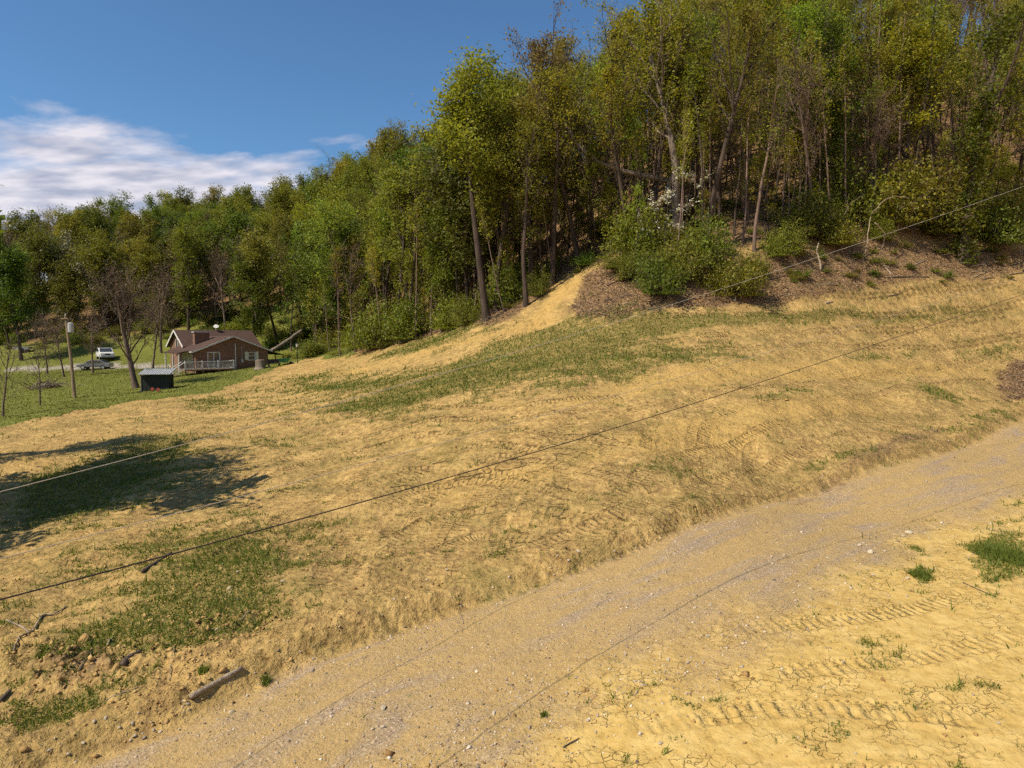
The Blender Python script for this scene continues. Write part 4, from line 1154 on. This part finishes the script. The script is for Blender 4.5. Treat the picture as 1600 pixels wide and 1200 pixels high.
hp('bracket', MB().tube([tb + np.array([0.05, 0, 0.2]), tb + np.array([0.25, -0.05, 0.2])], 0.04), DARKM, pole)
hp('crossarm', MB().box(ptop[0] - 0.35, ptop[0] + 0.35, ptop[1] - 0.2, ptop[1] - 0.12, ptop[2] - 0.35, ptop[2] - 0.25), POLEM, pole)
hp('insulator', MB().tube([ptop, ptop + np.array([0, 0, 0.2])], [0.05, 0.03], 8), WHITE, pole)

# ------------------------------------------------------------------ overhead wires
WIRED = simple('dark_cable', (0.035, 0.028, 0.028), 0.6, 0.2)
WIREP = simple('pale_cable', (0.40, 0.35, 0.28), 0.7, 0.15)
def wire(pts, rad, mat, label):
    P = np.array([at(*p) for p in pts])
    P = np.vstack([P[0] + (P[0] - P[1]) * 1.2, P, P[-1] + (P[-1] - P[-2]) * 1.2])
    t = np.concatenate([[0], np.cumsum(np.linalg.norm(np.diff(P, axis=0), axis=1))])
    c = [np.polyfit(t, P[:, k], 3) for k in range(3)]
    tt = np.linspace(0, t[-1], 90)
    Q = np.stack([np.polyval(c[k], tt) for k in range(3)], 1)
    o = MB().tube(Q, rad, 6).build('overhead_wire', mat, None, True)
    return tag(o, label, 'wire')
wire([(0,935,7.2),(270,865,9),(550,790,11.4),(900,690,15),(1060,640,17.2),(1230,580,20),(1600,460,29)], 0.0098, WIRED, 'thick dark overhead wire, lowest of the three across the field')
wire([(0,873,9.6),(250,810,11.8),(700,690,17),(1060,590,23.5),(1600,432,38)], 0.0072, WIREP, 'thin pale overhead wire between the dark one and the topmost one')
wire([(0,768,13),(100,740,14),(435,655,18.5),(800,552,24),(1050,476,28.5),(1370,372,36),(1600,290,43)], 0.0092, WIREP, 'pale overhead wire, topmost of the three, rising to the wood at right')

# ------------------------------------------------------------------ vehicles by the drive
WPAINT = simple('white_car_paint', (0.72, 0.72, 0.70), 0.25, 0.04, spec=0.5)
SPAINT = simple('silver_car_paint', (0.24, 0.245, 0.25), 0.3, 0.05, spec=0.5, metal=0.4)
RPAINT = simple('red_car_paint', (0.35, 0.03, 0.02), 0.3, 0.1, spec=0.5)
TYRE = simple('tyre_rubber', (0.02, 0.02, 0.02), 0.8, 0.2)
CHROME = simple('lamp_glass', (0.8, 0.78, 0.7), 0.15, 0.05, spec=0.8)
def vehicle(name, loc, rz, prof, glass, W, paint, wheels, rwheel, label, cat):
    o = empty(name, loc, rz)
    tag(o, label, cat)
    body = MB().prism(prof, 'y', -W / 2, W / 2).build('body', paint, o)
    bv = body.modifiers.new('bevel', 'BEVEL'); bv.width = 0.06; bv.segments = 2
    for poly in glass['side']:
        for sy in (-1, 1):
            MB().prism(poly, 'y', sy * (W / 2 - 0.01), sy * (W / 2 + 0.012)).build('window', GLASS, o)
    for (x0, z0, x1, z1) in glass['ends']:
        n = np.array([-(z1 - z0), x1 - x0]); n = n / np.linalg.norm(n) * 0.02
        if n[1] < 0: n = -n
        MB().raw([(x0 + n[0], -W / 2 + 0.12, z0 + n[1]), (x1 + n[0], -W / 2 + 0.16, z1 + n[1]), (x1 + n[0], W / 2 - 0.16, z1 + n[1]), (x0 + n[0], W / 2 - 0.12, z0 + n[1])], [(0, 1, 2, 3)]).build('windscreen', GLASS, o)
    for wx in wheels:
        for sy in (-1, 1):
            wh = MB().tube([(wx, sy * (W / 2 - 0.2), rwheel), (wx, sy * (W / 2 + 0.02), rwheel)], rwheel, 16).build('wheel', TYRE, o)
            MB().tube([(wx, sy * (W / 2 + 0.021), rwheel), (wx, sy * (W / 2 + 0.035), rwheel)], rwheel * 0.6, 12).build('rim', GREYM, wh)
    xf = max(p[0] for p in prof); zf = max(p[1] for p in prof if p[0] > xf - 0.05)
    for sy in (-1, 1):
        MB().box(xf - 0.02, xf + 0.02, sy * (W / 2 - 0.42) - 0.14, sy * (W / 2 - 0.42) + 0.14, zf - 0.28, zf - 0.1).build('headlight', CHROME, o)
    MB().box(xf - 0.02, xf + 0.015, -W / 2 + 0.6, W / 2 - 0.6, zf - 0.3, zf - 0.08).build('grille', DARKM, o)
    MB().box(xf - 0.05, xf + 0.08, -W / 2 + 0.05, W / 2 - 0.05, 0.4, 0.58).build('bumper', GREYM, o)
    return o
xw, yw = -65.5, 110.0
vehicle('pickup_truck', (xw, yw, H(xw, yw)), R(-52), [(-2.7,0.45),(2.6,0.45),(2.65,1.05),(1.2,1.18),(0.55,1.82),(-0.85,1.85),(-1.0,1.2),(-2.7,1.2)],
        {'side': [[(0.95,1.22),(0.5,1.72),(-0.75,1.74),(-0.75,1.22)]], 'ends': [(1.18, 1.2, 0.57, 1.80)]}, 1.95, WPAINT, (-1.75, 1.7), 0.38, 'white pickup truck parked facing us behind the big bare tree', 'truck')
xw, yw = -61.3, 100.4
vehicle('parked_car', (xw, yw, H(xw, yw)), R(190), [(-2.2,0.35),(2.15,0.35),(2.2,0.72),(1.2,0.90),(0.5,1.38),(-1.0,1.40),(-1.7,0.98),(-2.2,0.9)],
        {'side': [[(0.95,0.92),(0.42,1.30),(-0.95,1.32),(-1.4,0.95)]], 'ends': [(1.18, 0.92, 0.52, 1.37), (-1.68, 1.0, -1.02, 1.39)]}, 1.75, SPAINT, (-1.35, 1.35), 0.32, 'low silver car parked in front of the white pickup truck', 'car')
# ------------------------------------------------------------------ dead wood
def stick(pts, rad, mat, name, label, cat='branch', lift=0.03, Y=None, taper=0.6, group=None, stub=True, k=6):
    if Y is None:
        P = np.array([on(px, py) for px, py in pts]); P[:, 2] = ground_z(P[:, 0], P[:, 1]) + rad * 0.45 + lift * 0.5
    else:
        P = np.array([at(px, py, Y + 0.25 * i) for i, (px, py) in enumerate(pts)])
    t = np.linspace(0, 1, len(P)); tt = np.linspace(0, 1, max(6, 3 * len(P)))
    Q = np.stack([np.interp(tt, t, P[:, c]) for c in range(3)], 1)
    L = np.linalg.norm(P[-1] - P[0])
    Q[1:-1] += np.random.default_rng(int(abs(pts[0][0] * 7 + pts[0][1]))).normal(0, 0.006 * L, (len(Q) - 2, 3))
    if Y is None and name == 'log':
        Q = P[0] + tt[:, None] * (P[-1] - P[0]); g_ = ground_z(Q[:, 0], Q[:, 1])
        Q[:, 2] += np.percentile(g_ - Q[:, 2], 80) + rad * 0.35
    elif Y is None:
        Q[:, 2] = np.clip(Q[:, 2], ground_z(Q[:, 0], Q[:, 1]) + rad * 0.2, ground_z(Q[:, 0], Q[:, 1]) + rad * 0.8 + lift)
    rads = rad * np.linspace(1, taper, len(Q)) * (1 + np.random.default_rng(int(pts[0][0])).uniform(-0.1, 0.1, len(Q)))
    c = P[0].copy()
    root = empty(name, c)
    MB().tube(Q - c, rads, k + 1).build('stem', mat, root, True)
    if stub:
        i = len(Q) // 2; d = Q[i + 1] - Q[i]; u, v = frame(d)
        s2 = Q[i] + d * 2.0 + (u * 0.6 + np.array([0, 0, 0.7])) * L * 0.10
        MB().tube([Q[i] - c, (Q[i] + s2) / 2 - c, s2 - c], rad * np.array([0.5, 0.4, 0.2]), 5).build('side_twig', mat, root, True)
    return tag(root, label, cat, group)
stick([(297,1094),(325,1078),(352,1068),(379,1050)], 0.062, WOOD, 'log', 'bare pale log lying at the edge of the gravel road, lower left', 'log', taper=0.7, stub=False)
stick([(222,897),(245,882),(268,867)], 0.05, WOODD, 'log', 'short dark pole lying in the grass below the dark wire', 'log', stub=False)
stick([(10,973),(30,978),(47,991),(62,968),(70,962),(84,962),(104,948)], 0.028, WOOD, 'fallen_branch', 'crooked forked pale branch on the grass at the left edge')
stick([(47,991),(30,1002),(22,1020)], 0.024, WOOD, 'fallen_branch', 'short pale branch pointing down from the crooked forked one')
stick([(192,1046),(205,1034),(222,1022)], 0.07, WOODD, 'fallen_branch', 'dark charred chunk of wood on the clod heap', stub=False)
stick([(0,1098),(16,1083)], 0.05, WOODD, 'fallen_branch', 'dark stub of wood at the left edge near the bottom', stub=False)
stick([(376,971),(393,966)], 0.03, WOOD, 'fallen_branch', 'short white stick on the dry grass left of the road', stub=False)
stick([(165,1097),(190,1088),(222,1075)], 0.012, WOOD, 'fallen_branch', 'thin straw coloured stick above the pale log')
stick([(125,1052),(140,1040),(144,1028)], 0.03, WOODD, 'fallen_branch', 'root end sticking out of the clod heap')
stick([(168,1015),(172,1005),(178,1004)], 0.022, WOOD, 'fallen_branch', 'small bent root on the clod heap top', stub=False)
stick([(265,1065),(272,1015)], 0.01, WOOD, 'fallen_branch', 'thin upright straw on the dry grass left of the pale log', stub=False)
stick([(720,962),(724,975)], 0.016, WOOD, 'fallen_branch', 'tiny white root at the road edge', stub=False)
stick([(1478,1140),(1470,1128)], 0.012, WOODD, 'fallen_branch', 'tiny dark twig on the yellow pad', stub=False)
stick([(1505,912),(1545,930)], 0.014, WOODD, 'fallen_branch', 'thin dark stick below the bigger grass tuft', stub=False)
stick([(880,1170),(905,1155)], 0.014, WOODD, 'fallen_branch', 'short curved dark twig on the yellow clay at bottom', stub=False)
# along the bank
Yb = on(1352, 402)[1]
stick([(1352,404),(1356,362),(1362,335),(1382,312),(1399,307),(1416,308),(1426,323),(1432,340)], 0.05, WOOD, 'fallen_branch', 'bleached sapling bent over in an arch above the bank', Y=Yb, taper=0.4)
stick([(1367,348),(1376,358),(1384,367),(1381,378),(1377,389),(1375,402)], 0.065, WOOD, 'fallen_branch', 'white crooked branch below the bent arch', Y=Yb - 0.5, taper=0.7)
stick([(1470,372),(1480,345),(1510,312),(1528,292),(1544,276)], 0.055, WOOD, 'fallen_branch', 'straight pale pole leaning on the bush at right', Y=on(1470, 372)[1] - 0.6, taper=0.4)
stick([(1282,424),(1282,410),(1276,392),(1280,377)], 0.10, WOOD, 'tree_stump', 'pale upright broken stump on the brown bank', 'stump', Y=on(1282, 422)[1], taper=0.6, stub=False)
stick([(1381,416),(1394,431)], 0.09, WOOD, 'log', 'short pale log beside the lone shrub on the bank', 'log', stub=False)
stick([(1395,434),(1420,436),(1452,434)], 0.07, WOODD, 'log', 'dark log lying right of the lone shrub on the bank', 'log')
stick([(1425,416),(1445,408)], 0.07, WOOD, 'log', 'small pale log on the bank under the big rounded bush', 'log', stub=False)
stick([(1148,472),(1150,462)], 0.09, WOOD, 'tree_stump', 'small pale stub at the foot of the bank below the arching bush', 'stump', stub=False)
stick([(1290,474),(1301,472)], 0.12, WOOD, 'log', 'pale chunk of wood at the top of the tracked field', 'log', stub=False)
stick([(1300,400),(1310,350),(1330,316),(1350,304)], 0.03, WOOD, 'fallen_branch', 'thin curved branch left of the bent arch', Y=Yb, taper=0.4)
stick([(945,470),(985,462)], 0.06, WOODD, 'log', 'dark log lying on the brown bank left of the large dark bush', 'log')
# fallen trunk with root plate in the wood
Yf = 66.0
ft = empty('fallen_tree', at(1042, 285, Yf))
tag(ft, 'fallen leaning trunk with a pale root plate in the wood', 'log')
c0 = at(1042, 285, Yf)
Q = np.array([at(1045, 283, Yf), at(1010, 275, Yf + 0.3), at(975, 268, Yf + 0.6), at(935, 254, Yf + 1), at(900, 225, Yf + 1.4), at(872, 170, Yf + 1.8)]) - c0
MB().tube(Q, [0.26, 0.24, 0.22, 0.19, 0.16, 0.1], 8).build('stem', BARKP, ft, True)
MB().tube([Q[0] + np.array([0.4, 0, -0.1]), Q[0] + np.array([0.25, 0, 0]), Q[0]], [0.5, 0.9, 0.3], 9).build('root_plate', WOOD, ft, True)
MB().tube([Q[0], np.array([0.6, 0, -2.5])], [0.25, 0.3], 7).build('root', BARKP, ft, True)
# fallen log by the house
stick([(424,548),(450,532),(472,516)], 0.28, BARKP, 'log', 'long fallen pale log leaning up into the wood behind the house', 'log', Y=98, taper=0.7, stub=False, k=8)
rq = random.Random(31)
for q in range(26):
    px, py = rq.uniform(930, 1590), rq.uniform(395, 465)
    py = max(py, 400); a = rq.uniform(-0.5, 0.5); l = rq.uniform(14, 42)
    stick([(px, py), (px + l * 0.5, py - l * 0.5 * a + rq.uniform(-2, 2)), (min(1598, px + l), py - l * a * 0.8)], rq.uniform(0.03, 0.06), rq.choice([WOOD, TWIG, WOODD]), 'fallen_branch',
          'broken branch lying among the torn brush of the brown bank', lift=0.08, group='broken branches on the bank', taper=0.35)
p = on(407, 576)
st = empty('tree_stump', (p[0], p[1], p[2] - 0.1)); tag(st, 'cut brown tree stump beside the right end of the house', 'stump')
MB().tube([(0, 0, 0), (0, 0, 0.3), (0, 0, 1.1)], [0.75, 0.6, 0.55], 12).build('stem', BARKP, st); MB().tube([(0, 0, 1.101), (0, 0, 1.13)], 0.5, 12).build('cut_face', WOOD, st)
# lamp post, bench and wheelbarrow past the lean-to
p = on(465, 568)
lp = empty('lamp_post', p); tag(lp, 'dark garden lamp post with a white lantern right of the house', 'lamp post')
MB().tube([(0, 0, -0.1), (0, 0, 0.2), (0, 0, 2.0)], [0.07, 0.05, 0.045], 8).build('post', DARKM, lp)
MB().tube([(0, 0, 2.0), (0, 0, 2.3)], [0.12, 0.17], 6).build('lantern', WHITE, lp); MB().tube([(0, 0, 2.3), (0, 0, 2.45)], [0.2, 0.03], 6).build('lantern_cap', DARKM, lp)
p = on(444, 570)
wb = empty('wheelbarrow', p, 0.4); tag(wb, 'green wheelbarrow on the lawn behind the lean-to', 'wheelbarrow')
GRP = simple('green_plastic', (0.03, 0.17, 0.08), 0.6, 0.1)
MB().raw([(-0.5,-0.3,0.35),(0.4,-0.3,0.35),(0.4,0.3,0.35),(-0.5,0.3,0.35),(-0.75,-0.42,0.75),(0.7,-0.42,0.75),(0.7,0.42,0.75),(-0.75,0.42,0.75)],[(0,3,2,1),(0,1,5,4),(1,2,6,5),(2,3,7,6),(3,0,4,7)]).build('tray', GRP, wb)
MB().tube([(0.75, -0.06, 0.2), (0.75, 0.06, 0.2)], 0.2, 12).build('wheel', TYRE, wb)
for s in (-1, 1):
    MB().tube([(0.75, s * 0.1, 0.2), (-0.5, s * 0.3, 0.4), (-1.3, s * 0.3, 0.6)], 0.025).build('handle', DARKM, wb)
    MB().tube([(-0.45, s * 0.28, 0.4), (-0.5, s * 0.28, 0.0)], 0.025).build('leg', DARKM, wb)
p = on(428, 574)
bn = empty('garden_bench', p, R(35)); tag(bn, 'dark garden bench under the lean-to roof', 'bench')
MB().box(-0.7, 0.7, -0.22, 0.22, 0.42, 0.47).build('seat', DARKM, bn); MB().box(-0.7, 0.7, 0.22, 0.27, 0.5, 0.95).build('backrest', DARKM, bn)
for s in (-1, 1):
    MB().box(s * 0.6 - 0.04, s * 0.6 + 0.04, -0.2, 0.2, 0, 0.419).build('leg', DARKM, bn)
# white roofed trailer far left
p = at(36, 560, 118); zt = H(p[0], p[1])
tl = empty('utility_trailer', (p[0], p[1], zt), R(10)); tag(tl, 'low white trailer at the wood edge far left', 'trailer')
MB().box(-1.2, 1.2, -0.7, 0.7, 0.5, 0.85).build('body', GREYM, tl); MB().box(-1.25, 1.25, -0.75, 0.75, 0.851, 0.9).build('roof', GREYM, tl)
for s in (-1, 1):
    MB().tube([(0.3, s * 0.75, 0.35), (0.3, s * 0.95, 0.35)], 0.35, 14).build('wheel', TYRE, tl)
# brush pile on the lawn
p = on(78, 606)
bp = empty('brush_pile', p, 0.1); tag(bp, 'heap of cut branches on the lawn behind the small bare tree', 'brush pile')
rb = np.random.default_rng(77)
bm_ = []
for i in range(4):
    P = polyline(rb, (-0.9, 0, 0), (1, 0, 0.05), 1.9, 4, 0.12, 0)
    bm_.append(MB().tube(P, 0.05 * np.linspace(1, 0.4, 5), 5).mesh('branch', (WOOD, TWIG, WOODD, TWIG)[i]))
for i in range(70):
    o = child('branch', bm_[i % 4], bp); q = rb.normal(0, 1, 2); rad_ = math.hypot(q[0], q[1])
    o.location = (q[0] * 0.95, q[1] * 0.6, max(0.08, 0.75 - 0.3 * rad_) * rb.uniform(0.2, 1)); o.rotation_euler = (rb.normal(0, 0.3), rb.normal(0, 0.3), rb.normal(0.2, 0.7)); s = rb.uniform(0.6, 1.1); o.scale = (s, s, s)

# ------------------------------------------------------------------ stones one can pick out
def stone_material(name, c0, c1):
    m = Mat(name, 0.9, 0.15)
    f = m.noise(9, 5, 0.6)
    oi = m.n('ShaderNodeObjectInfo').outputs['Random']
    m.color(m.mix(0.6, m.ramp(f, [(0.3, c0), (0.7, c1)]), m.mix(oi, (0.75, 0.72, 0.68), (1.1, 1.08, 1.05)), 'MULTIPLY')); m.normal(m.bump(f, 0.02))
    return m.m
STONE = stone_material('pale_stone', (0.42, 0.345, 0.24), (0.68, 0.58, 0.43))
import bmesh
stones = []
for i in range(5):
    bm = bmesh.new(); bmesh.ops.create_icosphere(bm, subdivisions=2, radius=1.0)
    rs = np.random.default_rng(900 + i); N = rs.normal(0, 1, (7, 3)); N /= np.linalg.norm(N, axis=1)[:, None]; cut = rs.uniform(0.45, 0.8, 7)
    for v in bm.verts:
        c = np.array(v.co)
        for n_, k_ in zip(N, cut):
            q = c @ n_
            if q > k_: c = c - n_ * (q - k_) * 0.92
        v.co = c * np.array([1, 0.75, 0.5]) + rs.normal(0, 0.02, 3)
    me = bpy.data.meshes.new('stone'); bm.to_mesh(me); bm.free(); me.materials.append(STONE); stones.append(me)
ROCKS = {'pale stone at the lower side of the gravel road, bottom middle': ('stones below the road at bottom middle', [(599,1107,13),(673,1105,8),(772,1115,11),(764,1121,6),(808,1090,8),(806,1103,6),(885,1084,10),(900,1060,9),(993,1065,8),(1004,1070,8),(1044,1032,10),(1021,1032,6),(700,1168,8),(637,1172,7),(1032,1163,9),(760,1108,5),(820,1078,5),(745,1128,5)]),
 'pale stone between the gravel road and the yellow pad at right': ('stones along the right part of the road', [(1420,833,12),(1412,838,8),(1360,863,14),(1343,852,9),(1350,849,6),(1418,904,9),(1365,899,9),(1106,994,10),(1110,946,8),(1513,871,6),(1520,866,5),(1207,881,7),(1293,872,6),(1336,876,6),(1395,857,5),(1225,868,5)]),
 'small stone lying on the bare yellow pad at lower right': ('stones on the yellow pad', [(1318,1033,9),(1159,1043,9),(1520,1086,8),(1337,1178,7),(1075,1035,10),(1089,1041,7),(1560,1130,8)]),
 'pale stone on the left verge of the gravel road': ('stones on the left verge of the road', [(362,1113,13),(293,1100,8),(147,1128,11),(207,1130,10),(187,1138,9),(106,1178,9),(77,1171,10),(339,989,7),(399,976,6),(517,1115,7),(433,1177,7),(490,1030,7),(210,1150,11),(165,1122,8),(130,1160,9),(240,1140,7),(260,1128,6)]),
 'white stone in the grass left of the tracked slope': ('white stones in the grass', [(372,893,7),(358,919,8),(360,926,7),(349,883,7),(442,908,8),(370,935,6),(430,927,5)]),
 'stone on the torn upper edge of the road': ('stones on the upper road edge', [(616,939,7),(698,891,8),(903,862,8),(871,869,7),(889,875,8),(1011,909,9),(770,918,6),(667,905,6),(1025,902,6)])}
for lab, (grp, L_) in ROCKS.items():
    for px, py, s in L_:
        p = on(px, py); sc_ = s * p[1] / FPX * 0.52
        o = bpy.data.objects.new('stone', rnd.choice(stones)); COL.objects.link(o)
        o.location = (p[0], p[1], float(ground_z(np.array([p[0]]), np.array([p[1]]))[0]) + sc_ * 0.18)
        o.rotation_euler = (rnd.uniform(-0.3, 0.3), rnd.uniform(-0.3, 0.3), rnd.uniform(0, 6.28)); o.scale = (sc_, sc_, sc_)
        tag(o, lab, 'stone', grp)

# ------------------------------------------------------------------ uncountable small stuff
rs = np.random.default_rng(123)
def fan(n, r0, r1, power=1.0):
    t = rs.uniform(-R(42), R(42), n); r = r0 * (r1 / r0) ** (rs.random(n) ** power)
    return r * np.sin(t), r * np.cos(t)
OCT = np.array([(1,0,0),(-1,0,0),(0,1,0),(0,-1,0),(0,0,1),(0,0,-1)], float)
OF = np.array([(0,2,4),(2,1,4),(1,3,4),(3,0,4),(2,0,5),(1,2,5),(3,1,5),(0,3,5)])
def chunks(name, x, y, z, size, mat, label, flat=0.7):
    n = len(x)
    D = OCT[None] * rs.uniform(0.55, 1.3, (n, 6, 1)) + rs.normal(0, 0.18, (n, 6, 3))
    a = rs.uniform(0, 6.28, n); c, s = np.cos(a)[:, None], np.sin(a)[:, None]
    D = np.stack([D[..., 0] * c - D[..., 1] * s, D[..., 0] * s + D[..., 1] * c, D[..., 2] * flat], 2)
    V = (D * size[:, None, None] + np.stack([x, y, z], 1)[:, None]).reshape(-1, 3)
    F = (OF[None] + 6 * np.arange(n)[:, None, None]).reshape(-1, 3)
    me = mesh_np(name, V, F); me.materials.append(mat)
    o = bpy.data.objects.new(name, me); COL.objects.link(o); return tag(o, label, None, None, 'stuff')
def island_material(name, stops, rough=0.95):
    m = Mat(name, rough, 0.1)
    m.color(m.ramp(m.n('ShaderNodeNewGeometry').outputs['Random Per Island'], stops)); return m.m
CLODM = island_material('soil_clods', [(0, (0.24, 0.14, 0.055)), (0.5, (0.40, 0.25, 0.095)), (1, (0.56, 0.37, 0.145))])
GRAVM = island_material('gravel_stones', [(0, (0.20, 0.15, 0.11)), (0.5, (0.42, 0.33, 0.24)), (0.88, (0.54, 0.44, 0.32)), (1, (0.76, 0.68, 0.54))])
x, y = fan(90000, 9, 60); mk = masks(x, y)
fld = (1 - mk['road']) * (1 - mk['lawn']); heap = np.clip(emask(HEAP, x, y) + 0.7 * emask(HEAP2, x, y), 0, 1)
keep = rs.random(len(x)) < np.clip(fld * (0.10 + 0.55 * sstep(0.0, 0.5, fbm(x / 1.5, y / 1.5, 3, 61))) * (1 - 0.75 * mk['pad']) + heap * 0.9, 0, 1)
x, y = x[keep], y[keep]; heap = heap[keep]
sz = rs.lognormal(math.log(0.021), 0.5, len(x)) * (1 + 0.5 * heap)
chunks('soil_clods', x, y, ground_z(x, y) + sz * 0.1, sz, CLODM, 'loose yellow brown soil clods strewn over the cleared slope')
x, y = fan(60000, 9, 50); mk = masks(x, y)
edge = np.exp(-((mk['rd'] + 5.0) / 1.5) ** 2) * 1.0 + np.exp(-((mk['rd'] + 0.1) / 0.5) ** 2) * 0.7
keep = rs.random(len(x)) < np.clip(0.40 * mk['road'] + 0.6 * edge, 0, 1) * (mk['rd'] < 0.6)
x, y = x[keep], y[keep]; sz = rs.lognormal(math.log(0.015), 0.5, len(x))
chunks('gravel', x, y, ground_z(x, y) + sz * 0.1, sz, GRAVM, 'loose pale gravel on the farm road and its verges')
# grass blades
def blades(name, x, y, h, wd, mat, label):
    n = len(x); z = ground_z(x, y); a = rs.uniform(0, 6.28, n); lean = rs.normal(0, 0.45, (n, 2)) * h[:, None]
    B = np.stack([x, y, z - 0.01], 1); sd = np.stack([np.cos(a), np.sin(a), 0 * a], 1) * wd[:, None]
    tip = B + np.stack([lean[:, 0], lean[:, 1], h], 1)
    V = np.stack([B - sd, B + sd, tip], 1).reshape(-1, 3); F = np.arange(3 * n).reshape(n, 3)
    me = mesh_np(name, V, F); me.materials.append(mat)
    o = bpy.data.objects.new(name, me); COL.objects.link(o); return tag(o, label, None, None, 'stuff')
GRASSM = leaf_material('grass_blades', (0.070, 0.108, 0.014), (0.22, 0.25, 0.042), 0.35, False)
STRAWM = leaf_material('dry_straw', (0.30, 0.21, 0.085), (0.55, 0.42, 0.2), 0.3, False)
x, y = fan(520000, 9, 75); mk = masks(x, y)
keep = rs.random(len(x)) < np.clip(mk['grass'], 0, 1) * 0.9
x, y = x[keep], y[keep]; r_ = np.hypot(x, y)
blades('grass', x, y, rs.uniform(0.03, 0.10, len(x)) * (1 + 1.6 * (rs.random(len(x)) > 0.9)) * (0.8 + r_ / 50), 0.006 + 0.00055 * r_, GRASSM, 'short green grass growing in patches on the cleared slope')
x, y = fan(60000, 9, 60); mk = masks(x, y)
keep = rs.random(len(x)) < np.clip((1 - mk['road']) * (1 - mk['pad']) * (1 - mk['lawn']) * (0.08 + 0.5 * sstep(0, 0.5, fbm(x / 2.2, y / 2.2, 3, 71))), 0, 1)
x, y = x[keep], y[keep]; r_ = np.hypot(x, y)
blades('straw', x, y, rs.uniform(0.02, 0.07, len(x)), 0.006 + 0.0005 * r_, STRAWM, 'dry straw bits scattered over the cleared slope')
t = rs.random(60000); x = rs.uniform(-75, -18, 60000); y = rs.uniform(45, 112, 60000); mk = masks(x, y); keep = (mk['lawn'] > 0.5) & (np.abs(x / y) < 0.85)
x, y = x[keep], y[keep]
blades('lawn_grass', x, y, rs.uniform(0.06, 0.16, len(x)), np.full(len(x), 0.045), leaf_material('lawn_blades', (0.10, 0.122, 0.020), (0.245, 0.23, 0.050), 0.35, False), 'mown green lawn around the brick house')
# tufts of long grass standing on the pad
def tuft(px, py, rx, n, h, label):
    p = on(px, py); s = rx * p[1] / FPX
    q = np.clip(rs.normal(0, 0.5, (n, 2)), -1, 1) * np.array([s, s * 1.3]); bx_ = p[0] + q[:, 0]; by_ = p[1] + q[:, 1]
    o = blades('grass_tuft', bx_, by_, rs.uniform(0.4, 1, n) * h, np.full(n, 0.012), GRASSM, None)
    o['kind'] = ''; del o['kind']; return tag(o, label, 'grass tuft')
tuft(1568, 868, 40, 2600, 0.28, 'large tuft of green grass on the bare clay at right edge')
tuft(1438, 900, 15, 600, 0.2, 'smaller tuft of green grass left of the large one')
tuft(1431, 858, 10, 150, 0.12, 'tiny wisp of grass above the smaller tuft')
tuft(850, 1118, 6, 90, 0.12, 'tiny green weed below the gravel road, bottom middle')
tuft(68, 1030, 9, 160, 0.15, 'dark green weed at the top of the clod heap')
tuft(318, 1050, 9, 160, 0.16, 'green weed just left of the pale log')
tuft(415, 1066, 7, 120, 0.14, 'green weed right of the pale log at the road edge')
# twigs and torn brush on the bank and woodland floor
def litter_sticks(n, cond, name, mat, label, L=(0.25, 1.1), rad=0.016):
    x, y = fan(n * 12, 44, 92); mk = masks(x, y); keep = cond(mk, x, y); x, y = x[keep][:n], y[keep][:n]; n = len(x)
    z = macro(x, y) + 0.04; a = rs.uniform(0, 6.28, n); l = rs.uniform(*L, n); el = np.abs(rs.normal(0, 0.3, n))
    d = np.stack([np.cos(a) * np.cos(el), np.sin(a) * np.cos(el), np.sin(el)], 1); P0 = np.stack([x, y, z], 1); P1 = P0 + d * l[:, None]
    u = np.cross(d, [0, 0, 1.0]); u /= np.linalg.norm(u, axis=1)[:, None]; v = np.cross(u, d)
    ring = [(1, 0), (-0.5, 0.866), (-0.5, -0.866)]; rr_ = rad * rs.uniform(0.5, 1.5, n)[:, None]
    V = np.stack([P0 + rr_ * (c * u + s * v) for c, s in ring] + [P1 + 0.4 * rr_ * (c * u + s * v) for c, s in ring], 1).reshape(-1, 3)
    F0 = np.array([(0, 1, 4, 3), (1, 2, 5, 4), (2, 0, 3, 5)]); F = (F0[None] + 6 * np.arange(n)[:, None, None]).reshape(-1, 4)
    me = mesh_np(name, V, F); me.materials.append(mat); o = bpy.data.objects.new(name, me); COL.objects.link(o); tag(o, label, None, None, 'stuff')
bank = lambda mk, x, y: (mk['litter'] > 0.5) & (mk['wd'] < 10)
litter_sticks(5200, bank, 'brush_debris', TWIG, 'brown torn twigs littering the bank below the wood')
litter_sticks(1200, bank, 'brush_debris', WOOD, 'bleached broken sticks littering the bank below the wood', (0.3, 1.3), 0.02)
x, y = fan(90000, 44, 92); mk = masks(x, y); keep = bank(mk, x, y); x, y = x[keep], y[keep]; nl = len(x)
lm = leaf_mesh(rs, np.stack([x, y, macro(x, y) + rs.uniform(0.03, 0.12, nl)], 1), 0.13, island_material('dead_leaves', [(0, (0.12, 0.065, 0.035)), (0.6, (0.26, 0.155, 0.09)), (1, (0.44, 0.30, 0.17))]), 1.2)
o = bpy.data.objects.new('leaf_litter', lm); COL.objects.link(o); tag(o, 'dead brown leaves covering the bank and the woodland floor', None, None, 'stuff')
